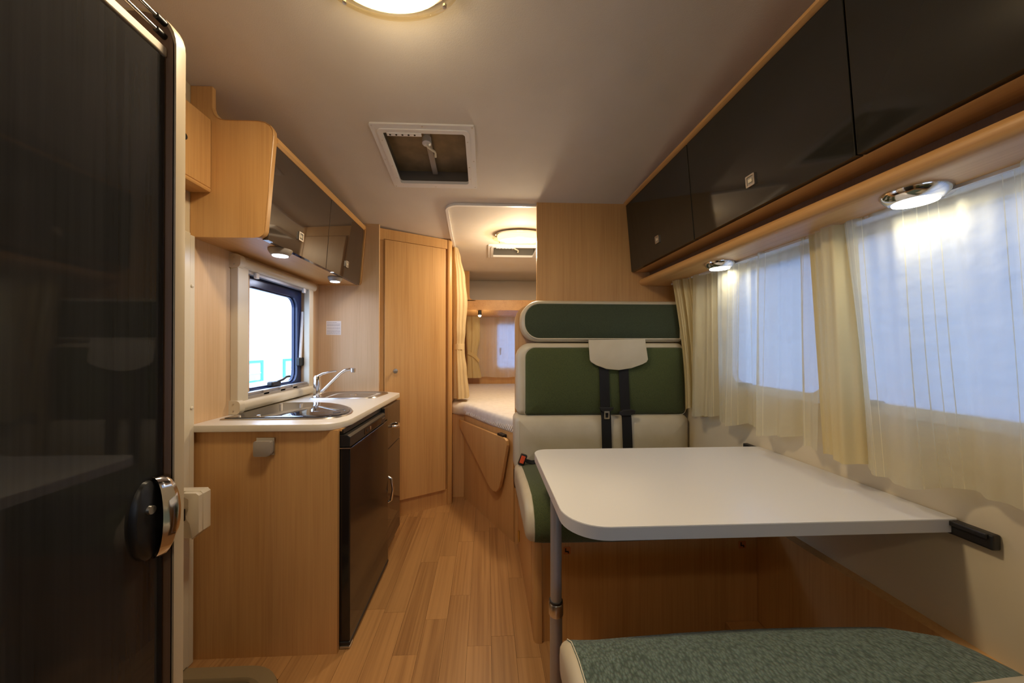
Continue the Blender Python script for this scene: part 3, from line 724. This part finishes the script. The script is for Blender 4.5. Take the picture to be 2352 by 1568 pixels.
def mid():
    X0_, X1_, Z0, Z1 = .172, 1.135, .80, 1.206; n = 8
    r = (.03, .02, .04, .085)
    def rg(x0, d, y, dz=0): return [(a, y, b) for a, b in rrect(x0+d, X1_-d, Z0+d, Z1-d-dz, tuple(max(q-d, .004) for q in r), n)]
    bm = bmn(); e = .03
    loft(bm, [rg(X0_, e, 2.085), rg(X0_, 0, 2.06), rg(X0_, 0, 1.965), rg(X0_, e*.3, 1.945), rg(X0_, e, 1.936)]); link('cover', bm, 'leather', bc, smooth=50)
    # green panel wraps from the left seam, starts .045 in, and .022 below the top
    def pg(d, y): return [(a, y, b) for a, b in rrect(X0_+.045+d, X1_-.006-d, Z0+.004+d, Z1-.026-d, tuple(max(q-d*.5, .01) for q in (.015, .03, .03, .055)), n)]
    b2 = bmn(); loft(b2, [pg(0, 1.942), pg(.002, 1.933), pg(.02, 1.926), pg(.06, 1.916), pg(.11, 1.910), pg(.16, 1.908)], False, True); link('centre_panel', b2, 'green', bc, smooth=60)
    q = pg(-.004, 1.9335); st_ = bmn(); tube(st_, q+q[:1], .0012, 5); link('stitching', st_, 'thread', bc)
mid()
lo = bmn()
def lg_(d, y): return [(a, y, b) for a, b in rrect(.157+d, 1.150-d, .50+d, .803-d, tuple(max(q-d, .004) for q in (.02, .02, .04, .035)), 8)]
loft(lo, [lg_(.03, 2.085), lg_(0, 2.06), lg_(0, 1.955), lg_(.008, 1.930), lg_(.03, 1.915), lg_(.06, 1.905), lg_(.11, 1.900)]); link('lower_roll', lo, 'leather', bc, smooth=60)
st_ = bmn(); tube(st_, [(.182, 1.918, .775), (.180, 1.914, .70), (.182, 1.914, .60), (.185, 1.915, .56)], .0012, 5); link('stitching', st_, 'thread', bc)
# seat cushion: profile across depth, swept from the aisle side to the wall
sc_ = thing('seat_cushion', 'green seat cushion with cream aisle side on the rear bench', 'cushion', (.65, 1.65, .42))
def prof_(d, dz=0):   # (y,z) outline, inset by d
    return [(1.895, .425+d), (1.895, .540-d+dz), (1.75, .560-d+dz), (1.55, .572-d+dz), (1.42, .570-d+dz), (1.365+d*.5, .548-d*.6+dz), (1.338+d, .515), (1.330+d, .475), (1.338+d, .440+d*.5), (1.37+d, .425+d), (1.6, .425+d)]
sc1 = bmn(); xs = [(.1525, .055), (.152, .035), (.154, .014), (.161, .002), (.174, -.005), (.186, -.006)]
loft(sc1, [[(x, y, z) for y, z in prof_(d)] for x, d in xs], True, True); link('side_panel', sc1, 'leather', sc_, smooth=60)
sc2 = bmn(); loft(sc2, [[(x, y, z) for y, z in prof_(d)] for x, d in ((.186, -.006), (.19, -.008), (.22, -.010), (.5, -.012), (1.10, -.006), (1.145, .02))]); link('top_panel', sc2, 'green', sc_, smooth=60)
st_ = bmn(); tube(st_, [(.183, y, z+.001) for y, z in prof_(-.007)[1:9]], .0012, 5); link('stitching', st_, 'thread', sc_)
# flap over the belts
fx = [(.560, 1.226), (.565, 1.19), (.572, 1.155), (.575, 1.118)]
flap = [(.560, 1.222), (.877, 1.226), (.893, 1.115), (.885, 1.100), (.86, 1.088), (.80, 1.066), (.73, 1.056), (.66, 1.062), (.60, 1.085), (.575, 1.100), (.568, 1.112)]
fb = prism(bmn(), flap, 'y', 1.886, 1.894, bev=.002)
solo('belt_flap', fb, 'leather', 'cream leather flap over the seat belt tops on bench backrest', 'flap', True)
# seat belts
def belt(x0, x1, label, tongue):
    t = thing('seat_belt', label, 'seat belt', (x0, 1.88, .60), group='black lap belts hanging on the bench backrest')
    ribbon_b = ribbon(bmn(), [(x0, 1.900, 1.10), (x0+.002, 1.899, 1.0), (x0+(x1-x0)*.5, 1.898, .84), (x0+(x1-x0)*.7, 1.888, .79), (x1, 1.889, .66), (x1+.002, 1.89, .58)], (.054, 0, 0))
    link('webbing', ribbon_b, 'belt', t)
    xc = x0+(x1-x0)*.5+.004
    if tongue:
        link('tongue_grip', prism(bmn(), [(xc-.040, .852), (xc+.040, .852), (xc+.036, .838), (xc+.020, .832), (xc+.018, .825), (xc-.018, .825), (xc-.022, .832), (xc-.036, .838)], 'y', 1.883, 1.893, bev=.002), 'blackplastic', t)
        q = bmn(); ring(q, rrect(xc-.015, xc+.015, .788, .832, .004), rrect(xc-.008, xc+.008, .796, .822, .002), 'y', 1.882, 1.886); link('tongue_plate', q, 'chrome', t)
    else:
        link('tongue_grip', prism(bmn(), [(xc-.045, .828), (xc-.02, .838), (xc+.03, .840), (xc+.048, .832), (xc+.042, .815), (xc+.01, .806), (xc-.03, .805), (xc-.045, .815)], 'y', 1.878, 1.890, bev=.003), 'blackplastic', t)
belt(.650, .662, 'left of two black seat belts, with chrome tongue showing', True)
belt(.760, .778, 'right of two black seat belts, with plain black buckle grip', False)
bk = thing('belt_buckle', 'black seat belt buckle with orange red button at the aisle end', 'buckle', (.20, 1.87, .56))
mt = rot_about((.2, 1.86, .59), 'Y', .35)
q = bmn(); box(q, .178, .212, 1.835, 1.86, .552, .612, bev=.005, mtx=mt); link('housing', q, 'blackplastic', bk, smooth=True)
q = bmn(); box(q, .181, .203, 1.831, 1.836, .566, .606, bev=.002, mtx=mt); link('release_button', q, 'red', bk)
link('strap', ribbon(bmn(), [(.21, 1.86, .575), (.245, 1.87, .562), (.28, 1.885, .56)], (0, .03, .01)), 'belt', bk)

# ------------------------------------------------------------------ near bench cushion
nb = thing('bench_seat_base', 'wooden base under the near seat in front of the table', 'bench', (.65, .5, 0))
link('body', bx(.20, XR-.041, .16, .765, .0, .425), 'beech', nb)
nsx = thing('seat_cushion', 'green woven seat cushion with cream side nearest the camera', 'cushion', (.65, .5, .43))
def np_(d): return [(.16, .43+d), (.16, .535-d), (.35, .545-d), (.60, .546-d), (.70, .542-d), (.755, .530-d*.8), (.790-d*.5, .508-d*.3), (.803-d, .480), (.800-d, .450), (.780-d, .432+d), (.5, .43+d)]
q = bmn(); loft(q, [[(x, y, z) for y, z in np_(d)] for x, d in ((.1655, .052), (.165, .032), (.1665, .014), (.172, .002), (.179, -.005), (.184, -.007))]); link('side_panel', q, 'leather', nsx, smooth=60)
q = bmn()
def bow(x): return .018*math.sin(PI*min(1, max(0, (x-.18)/.93)))
xs = [(.184, -.007), (.19, -.008), (.215, -.004)]+[(.25+.1*i, 0) for i in range(8)]+[(1.02, .0), (1.06, .010), (1.09, .026), (1.115, .05)]
loft(q, [[(x, y+(bow(x) if y > .55 else 0)-(.10*((x-.95)/.165)**2 if x > .95 and y > .6 else 0), z) for y, z in np_(d)] for x, d in xs]); link('top_panel', q, 'green_near', nsx, smooth=60)
st_ = bmn(); tube(st_, [(.186, y, z+.0015) for y, z in np_(-.0085)[1:9]], .0012, 5); link('stitching', st_, 'thread', nsx)
q = bmn(); loft(q, [[(x, .17, .54), (x, y1, .5465), (x, y1-.006, .554), (x, .17, .56)] for x, y1 in ((.80, .605), (.87, .617), (.98, .626), (1.07, .631), (1.11, .632))]); link('rear_border', q, 'leather', nsx, smooth=60)

# ------------------------------------------------------------------ wardrobe (turned front)
A = Vector((-.725, 2.402)); B = Vector((-.256, 2.668)); dv = (B-A).normalized(); ang = math.atan2(dv.y, dv.x); LEN = (B-A).length
wd = thing('wardrobe', 'tall beech wardrobe with angled door at the end of the kitchen', 'wardrobe', (A.x, A.y, 0), (0, 0, ang))
def wl(name, bm, m, parent=wd, smooth=False): return link(name, bm, m, parent, smooth, world=False)
wl('carcass', bx(.0, LEN-.03, .012, .35, .0, 1.996), 'beech')
wl('left_stile', bx(.0, .026, -.002, .012, .0, 1.994), 'beech')
wl('top_rail', bx(.026, LEN-.045, -.002, .012, 1.925, 1.994), 'beech')
wl('plinth', bx(.026, LEN-.045, .002, .012, .0, .112), 'beech')
wl('corner_post', prism(bmn(), rrect(LEN-.045, LEN, -.008, .04, (.012, .022, .012, .004), 6), 'z', 0, 1.997), 'beech_edge', smooth=True)
wdoor = wl('door', bx(.030, .030+.445, -.018, -.002, .118, 1.918, bev=.003), 'beech')
kn = lathe(bmn(), [(.006, 0), (.006, -.012), (.014, -.020), (.0165, -.026), (.015, -.034), (0, -.036)], (.095, -.018, 1.02), 20, axis='y')
wl('knob', kn, 'nickel', wdoor, True)
# solid side of the wardrobe towards the bed
w = bmn(); prism(w, [(-.275, 2.70), (-.275, 2.98), (XL, 2.98), (XL, 2.78), (-.45, 2.78)], 'z', 0, 2.0); struct('wall_bedroom', w, 'beech')
# notice on the splashback
nt = thing('notice', 'small white printed notice on the wood wall behind the sink', 'notice', (-1.02, 2.379, 1.265))
link('sheet', bx(-1.069, -.972, 2.3785, 2.3795, 1.265, 1.358), 'paper', nt)
tx = bmn(); rr_ = random.Random(4)
for i, z in enumerate((1.348, 1.338, 1.331, 1.324, 1.312, 1.305, 1.294, 1.287, 1.280, 1.272)):
    x = -1.064
    xe = -.978 if i else -1.0
    while x < xe:
        l_ = rr_.uniform(.004, .014); box(tx, x, min(x+l_, xe), 2.3780, 2.3786, z-.0012, z+.0012); x += l_+.002
o = link('print', tx, 'ink', nt); o['kind'] = 'stuff'

# ------------------------------------------------------------------ bed
bd = thing('bed', 'fixed bed with white fitted sheet behind the partition', 'bed', (.2, 3.4, 0))
mo = [(-.285, 2.995), (-.285, 2.80), (-.265, 2.765), (-.225, 2.745), (-.185, 2.735), (-.165, 2.715), (-.10, 2.60), (.02, 2.37), (.17, 2.118), (1.12, 2.118), (1.12, 4.20), (.9, 4.22), (-.60, 4.22), (-1.05, 4.20), (-1.05, 3.0)]
mb = bmn()
loft(mb, [lp(inset(mo, .02), .650), lp(mo, .665), lp(mo, .715), lp(inset(mo, .010), .736), lp(inset(mo, .035), .746)], True, True)
link('mattress', mb, 'mattress', bd, smooth=60)
wr = bmn(); rw = random.Random(9)       # gathers of the fitted sheet along the edge
for i in range(34):
    t = i/33; x = -.15+.31*t; y = 2.69-(.575)*t
    k = rw.uniform(.01, .025)
    tube(wr, [(x-.006, y-.006, .668), (x+.002+k*.4, y+.0, .695), (x+.02+k, y+.012, .722), (x+.045+k*1.5, y+.03, .741)], [.002, .006, .006, .001], 6)
o = link('sheet_gathers', wr, 'mattress', bd, smooth=True); o['kind'] = 'stuff'
link('front_board', bx(-.268, -.178, 2.775, 2.793, .0, .655), 'beech', bd)
dB = Vector((.166+.179, 2.11-2.777)); un = dB.normalized(); pn = Vector((-un.y*-1, un.x*-1))  # along the panel; normal towards the aisle
nrm = Vector((un.y, -un.x)) if Vector((un.y, -un.x)).dot(Vector((-1, -1))) > 0 else Vector((-un.y, un.x))
def bp(s, off, z): p = Vector((-.179, 2.777))+un*s+nrm*off; return (p.x, p.y, z)
q = bmn(); Lb = dB.length-.005
vs = [bp(0, 0, 0), bp(Lb, 0, 0), bp(Lb, 0, .655), bp(0, 0, .655)]; vs2 = [bp(0, -.02, 0), bp(Lb, -.02, 0), bp(Lb, -.02, .655), bp(0, -.02, .655)]
loft(q, [vs, vs2]); link('side_board', q, 'beech', bd)
fo = thing('folding_panel', 'folded down beech leaf tapering to a rounded tip on the bed side', 'panel', (-.0, 2.45, .25))
fp = [(-.01, .612), (.10, .612), (.70, .622), (.722, .612), (.728, .585), (.66, .36), (.635, .30), (.60, .262), (.56, .248), (.52, .252), (.48, .27), (.44, .30), (.30, .385), (.10, .50), (-.01, .562)]
loft_pts = lambda off: [bp(s, off, z) for s, z in fp]
q = bmn(); loft(q, [loft_pts(.018), loft_pts(.036)]); link('leaf', q, 'beech', fo)
q = bmn(); loft(q, [[bp(s, o, z) for s, z in rrect(.60, .67, .612, .636, .004, 2)] for o in (.002, .030)]); link('hinge_block', q, 'blackplastic', fo)

# ------------------------------------------------------------------ bedroom
rs = thing('rear_shelf', 'open beech wall locker above the bedroom window', 'shelf', (.2, 3.9, 1.57))
link('fascia', bx(-.26, XR, 3.73, 3.75, 1.580, 1.690, bev=.002), 'beech_y', rs)
link('upright', prism(bmn(), [(-.26, 1.68), (-.10, 1.68), (-.145, 1.690), (-.172, 1.705), (-.180, 1.73), (-.180, 1.998), (-.26, 1.998)], 'y', 3.73, 3.75), 'beech', rs)
link('bottom_board', prism(bmn(), [(3.75, 1.582), (3.75, 1.60), (4.27, 1.60), (4.27, 1.55), (3.98, 1.548)], 'x', XL+.01, XR-.001), 'beech_y', rs)
link('rear_lining', prism(bmn(), [(3.97, 1.72), (4.05, 1.83), (4.14, 1.90), (4.27, 1.998), (4.27, 1.72)], 'x', XL+.01, XR-.001), 'ceil', rs, smooth=True)
link('lining_edge', bx(XL+.01, XR-.001, 3.955, 3.975, 1.712, 1.728, bev=.004), 'ceil', rs)
link('side_board', bx(-.30, -.262, 3.0, 4.27, .70, 1.998), 'beech', rs)
w4 = thing('window_4', None, None, (.46, YB, .93), kind='structure')
q = bmn(); ring(q, rrect(BWN[0]-.02, BWN[1]+.02, BWN[2]-.02, BWN[3]+.02, .06), rrect(BWN[0], BWN[1], BWN[2], BWN[3], .05), 'y', YB-.006, YB+.02); link('window_frame', q, 'white', w4, smooth=True)
link('pane', bx(BWN[0]-.01, BWN[1]+.01, YB+.04, YB+.043, BWN[2]-.01, BWN[3]+.01), 'pane', w4)
link('latch', bx(.165, .18, YB-.02, YB+.01, 1.09, 1.18, bev=.004), 'blackplastic', w4)
bb = bmn(); loft(bb, [[(BWN[0]-.0, YB+.025+(.004 if i % 2 else 0), BWN[2]+(BWN[3]-BWN[2])*i/20), (BWN[1], YB+.025+(.004 if i % 2 else 0), BWN[2]+(BWN[3]-BWN[2])*i/20)] for i in range(21)], False, False, False)
solo('pleated_blind', bb, 'blind', 'drawn pale blind in the bedroom window', 'blind')
f3 = folds([(.010, 5, .3, .1), (.004, 12, .2, .2)], 5)
solo('window_curtain', sheet(lambda s: (-.13+.95*s, 4.22), lambda s: 1.553, lambda s: .822+.005*math.sin(14*s), f3, 110, 16), 'sheer_bed', 'sheer curtain across the bedroom window behind the bed', 'curtain', 180)
bcu = thing('window_curtain', 'cream tied back curtain left of the bedroom window', 'curtain', (-.15, 4.17, .82))
def hang(cx, cy, prof, n=40, nf=7, amp=.16, seed=1, tw=.5):
    """gathered cloth: closed rippled section, prof rows (z, cx offset, rx, ry, ripple)"""
    bm = bmn(); loops = []; rnd = random.Random(seed); ph = rnd.random()*6
    for z, ox, rx, ry, k in prof:
        lp_ = []
        for i in range(n*2):
            a = 2*PI*i/(n*2); rr = 1+amp*k*math.sin(nf*a+ph)+.06*k*math.sin(2*nf*a+ph*2+z*tw)
            lp_.append((cx+ox+rx*rr*math.cos(a), cy+ry*rr*math.sin(a), z))
        loops.append(lp_)
    return loft(bm, loops)
def dense(rows, n=6):
    out = []
    for a, b in zip(rows, rows[1:]):
        for i in range(n):
            t = i/n; t2 = t*t*(3-2*t); out.append(tuple(p+(q-p)*(t if k == 0 else t2) for k, (p, q) in enumerate(zip(a, b))))
    return out+[rows[-1]]
link('cloth', hang(-.150, 4.15, dense([(1.553, -.01, .075, .025, 1), (1.30, -.008, .072, .025, 1), (1.10, -.02, .055, .022, .8), (1.0, -.01, .062, .024, 1), (.82, 0, .078, .026, 1.1)]), seed=2), 'curt_mid', bcu, smooth=70)
link('tie_band', ribbon(bmn(), [(-.215, 4.118, 1.12), (-.17, 4.115, 1.10), (-.12, 4.112, 1.065), (-.085, 4.115, 1.02)], (.012, 0, .034)), 'curt_mid', bcu)
dcu = thing('door_curtain', 'tall cream dividing curtain gathered by a tie at the bedroom opening', 'curtain', (-.22, 2.86, .76))
rows = [(1.985, -.035, .022, .06, .6), (1.92, -.030, .035, .07, .8), (1.75, -.012, .052, .09, 1), (1.55, -.005, .062, .10, 1), (1.32, -.010, .052, .09, .9), (1.20, -.012, .046, .075, .6), (1.14, -.010, .047, .075, .7), (1.0, -.003, .055, .09, 1), (.775, .006, .066, .10, 1.15)]
link('cloth', hang(-.215, 2.86, dense(rows), nf=6, amp=.085, seed=6), 'curt', dcu, smooth=70)
link('tie_band', loft(bmn(), [[(-.227+.050*math.cos(2*PI*i/30), 2.86+.080*math.sin(2*PI*i/30), z) for i in range(30)] for z in (1.165, 1.170, 1.205, 1.210)], False, False), 'curt', dcu, smooth=60)
# ceiling curtain rail
rail = [(.32, 2.118, cz(2.118)-.008), (-.15, 2.118, cz(2.118)-.008)]
for i in range(9):
    a = i/8*PI/2; y = 2.178-.06*math.cos(a); rail.append((-.17-.075*math.sin(a), y, cz(y)-.008))
for y in (2.25, 2.35, 2.45, 2.55, 2.66, 2.80, 2.95): rail.append((-.245-.015*(y-2.178)/.7, y, cz(y)-.008))
rb_ = bmn(); loops = []
RV = [Vector(p) for p in rail]
for i, p in enumerate(RV):
    d = (RV[min(i+1, len(RV)-1)]-RV[max(i-1, 0)]).normalized(); s = Vector((-d.y, d.x, 0)).normalized()*.009
    loops.append([tuple(p-s+Vector((0, 0, .008))), tuple(p-s-Vector((0, 0, .006))), tuple(p+s-Vector((0, 0, .006))), tuple(p+s+Vector((0, 0, .008)))])
loft(rb_, loops); solo('curtain_rail', rb_, 'white', 'curved white curtain rail on the ceiling around the bedroom opening', 'curtain rail', True)
sp = thing('reading_spot', 'small dark reading spotlight below the rear locker, lit', 'light', (-.07, 3.76, 1.55))
link('bracket', bx(-.085, -.055, 3.745, 3.775, 1.545, 1.585, bev=.003), 'blackplastic', sp)
link('head', lathe(bmn(), [(.012, .03), (.018, .025), (.020, -.012), (.018, -.018)], (-.07, 3.735, 1.545), 18), 'blackplastic', sp, smooth=True)
link('bulb', lathe(bmn(), [(.017, 0), (.017, -.006), (.010, -.018), (0, -.020)], (-.07, 3.735, 1.527), 16), 'bulbhot', sp, smooth=True)
light('spot_lamp', 'POINT', (-.07, 3.72, 1.49), SPOT_W, WARM, sp, .02)

# ------------------------------------------------------------------ ceiling lights
def ceiling_light(x, y, label, power, a=.20, b=.117, tilt=0.0, z=None, glow=.3):
    t = thing('ceiling_light', label, 'light', (x, y, z if z else cz(y)), (tilt, 0, 0), group='oval ceiling lamps')
    def ll(name, bm, m, par=t, sm=True): return link(name, bm, m, par, sm, world=False)
    ll('base_plate', lathe(bmn(), [(1, -.001), (1, -.010), (.93, -.013), (.0, -.013)], (0, 0, 0), 40, a*.92, b*.92), 'chrome')
    gd = ll('glass_dish', loft(bmn(), [[(a*r*math.cos(2*PI*i/40), b*r*math.sin(2*PI*i/40), h) for i in range(40)] for r, h in ((1.0, -.016), (1.02, -.026), (1.0, -.034), (.9, -.042), (.75, -.048))], False, False), 'lampglass')
    ll('diffuser', lathe(bmn(), [(.84, -.018), (.80, -.036), (.6, -.045), (.0, -.048)], (0, 0, 0), 40, a, b), 'bulb')
    for i in (-1, 0, 1):
        ll('bulb', lathe(bmn(), [(.018, 0), (.026, -.006), (.0, -.010)], (i*.085, .01, -.046), 16), 'bulbhot')
    for sx in (-1, 1):
        ll('fixing_knob', lathe(bmn(), [(.006, 0), (.006, -.008), (0, -.009)], (sx*.145, b*.55, -.036), 10), 'nickel')
    l = bpy.data.lights.new('ceiling_lamp', 'AREA'); l.energy = power; l.color = WARM; l.shape = 'ELLIPSE'; l.size = a*1.5; l.size_y = b*1.5
    lo_ = bpy.data.objects.new('ceiling_lamp', l); COL.objects.link(lo_); lo_.parent = t; lo_.location = (0, 0, -.062)
    # the dish also throws light sideways along the ceiling
    l2 = bpy.data.lights.new('dish_glow', 'POINT'); l2.energy = power*glow; l2.color = WARM; l2.shadow_soft_size = .05
    lo2 = bpy.data.objects.new('dish_glow', l2); COL.objects.link(lo2); lo2.parent = t; lo2.location = (0, 0, -.12)
    return t
ceiling_light(-.268, .972, 'oval ceiling lamp glowing warm at the top of the view', CEIL_W, tilt=SLOPE, glow=.20)
ceiling_light(.245, 2.52, 'oval ceiling lamp over the bed beside the rear hatch', BED_W, glow=2.0)
ceiling_light(.0, -1.2, 'added oval fill lamp over the cab, unseen behind the camera', CAB_FILL_W)  # unseen lamp added as fill light from the front

# ------------------------------------------------------------------ roof hatches
def hatch(x0, x1, y0, y1, label, tilt, zc, detail=True):
    cx, cy = (x0+x1)/2, (y0+y1)/2; hx, hy = (x1-x0)/2, (y1-y0)/2/math.cos(tilt)
    t = thing('roof_hatch', label, 'roof hatch', (cx, cy, zc), (tilt, 0, 0), group='square roof hatches')
    def ll(name, bm, m, par=t, sm=True): return link(name, bm, m, par, sm, world=False)
    b = bmn(); ring(b, rrect(-hx-.020, hx+.020, -hy-.020, hy+.020, .006, 3), rrect(-hx+.012, hx-.012, -hy+.012, hy-.012, .02, 3), 'z', -.008, .0); fr_ = ll('outer_frame', b, 'white')
    b = bmn(); ring(b, rrect(-hx+.004, hx-.004, -hy+.004, hy-.004, .022, 5), rrect(-hx+.024, hx-.024, -hy+.024, hy-.024, .014, 5), 'z', -.013, .004); ll('inner_frame', b, 'white')
    b = bmn(); ring(b, rrect(-hx+.006, hx-.006, -hy+.006, hy-.006, .01, 3), rrect(-hx+.012, hx-.012, -hy+.012, hy-.012, .01, 3), 'z', .001, .085); ll('well', b, 'hatchwell')
    ll('dark_blind', bx(-hx+.006, hx-.006, -hy+.006, hy-.006, .070, .078), 'hatchdark', sm=False)
    b = bmn(); box(b, -.014, .014, -hy+.02, hy-.02, .045, .058, bev=.003); ll('spindle_bar', b, 'grey')
    b = bmn(); lathe(b, [(.008, 0), (.008, .0)], (0, 0, 0), 3) if False else None
    kx, ky = -.002, -hy*.42
    ll('crank_boss', lathe(b, [(.020, .045), (.021, .030), (.021, .014), (.012, .010), (.010, .006)], (kx, ky, 0), 20), 'white')
    ll('crank_handle', tube(bmn(), [(kx, ky, .008), (kx+.006, ky+.008, .002), (kx+.034, ky+.034, -.001), (kx+.036, ky+.040, -.004), (kx+.034, ky+.056, -.012)], [.006, .006, .005, .005, .006]), 'cream')
    b = bmn(); m4 = Matrix.Rotation(.06, 4, 'Z'); box(b, -hx+.045, -.01, -hy+.022, -hy+.040, -.016, -.012, bev=.0015)
    sr = ll('stay_strip', b, 'white')
    for i in range(5): ll('strip_hole', lathe(bmn(), [(.0045, 0), (.0045, -.0012), (0, -.0012)], (-hx+.06+i*.027, -hy+.031, -.016), 10), 'blackplastic', sr)
    if detail:
        for (sx, sy) in ((-1, -1), (0, -1), (1, -1), (-1, 1), (0, 1), (1, 1), (-1, 0), (1, 0)):
            ll('screw', lathe(bmn(), [(.0032, 0), (.0032, -.0012), (0, -.0016)], (sx*(hx+.010), sy*(hy+.010), -.008), 8), 'nickel', fr_)
            if sx: ll('screw', lathe(bmn(), [(.0028, 0), (.0028, -.0012), (0, -.0016)], (sx*(hx-.014), (sy or .3)*(hy-.07), -.013), 8), 'nickel', fr_)
hatch(HX0, HX1, HY0, HY1, 'white framed roof hatch with crank in the sloping ceiling ahead', SLOPE, cz((HY0+HY1)/2))
hatch(GX0, GX1, GY0, GY1, 'white framed roof hatch behind the lamp over the bed', 0, 2.0, False)

# ------------------------------------------------------------------ unseen cab seats, added to block low light from the cab
def cab_seat_blocker(x, label):
    t = thing('cab_seat_blocker', label, 'seat', (x, -.85, 0), group='unseen cab seats added to block light')
    link('pedestal', bx(x-.18, x+.18, -1.05, -.70, .0, .33, bev=.02), 'blackplastic', t)
    link('seat', bx(x-.25, x+.25, -1.15, -.62, .33, .48, bev=.05, seg=4), 'green', t, smooth=60)
    link('backrest', bx(x-.24, x+.24, -.66, -.53, .50, 1.10, bev=.05, seg=4), 'green', t, smooth=60)
    link('headrest', bx(x-.13, x+.13, -.65, -.55, 1.14, 1.32, bev=.04, seg=4), 'leather', t, smooth=60)
    for d in (-.05, .05): link('headrest_post', tube(bmn(), [(x+d, -.60, 1.08), (x+d, -.60, 1.16)], .006), 'chrome', t, smooth=True)
cab_seat_blocker(.62, 'unseen green cab seat added on the dinette side to block light')
cab_seat_blocker(-.35, 'unseen green cab seat added on the entrance side to block light')

# ------------------------------------------------------------------ outside
gr = struct('ground', bx(-30, 30, -30, 40, -1.0, -.9), 'asphalt')
bu = thing('building', 'white building with turquoise framed windows seen through kitchen window', 'building', (-10, 15, -.9))
link('wall', bx(-10.5, -10, 6, 24, -.9, 4.6), 'facade', bu)
link('roof_edge', bx(-10.6, -9.9, 6, 24, 4.6, 4.75), 'facade', bu)
for y0 in (9.9, 12.2, 14.9, 17.6, 20.3):
    q = bmn(); ring(q, rrect(y0, y0+1.15, -.30, .62, .01, 1), rrect(y0+.16, y0+1.0, -.30+.06, .52, .01, 1), 'x', -10.0, -9.95); f = link('window', q, 'turq', bu)
    link('pane', bx(-9.99, -9.98, y0+.1, y0+1.05, -.28, .58), 'winglass', f); link('glazing_bar', bx(-9.98, -9.96, y0+.1, y0+1.05, .05, .08), 'facade', f)
solo('kerb_barrier', bx(-8.8, -8.6, 8, 13, -.9, -.42, bev=.02), 'redpaint', 'low red barrier in front of the white building outside', 'barrier')
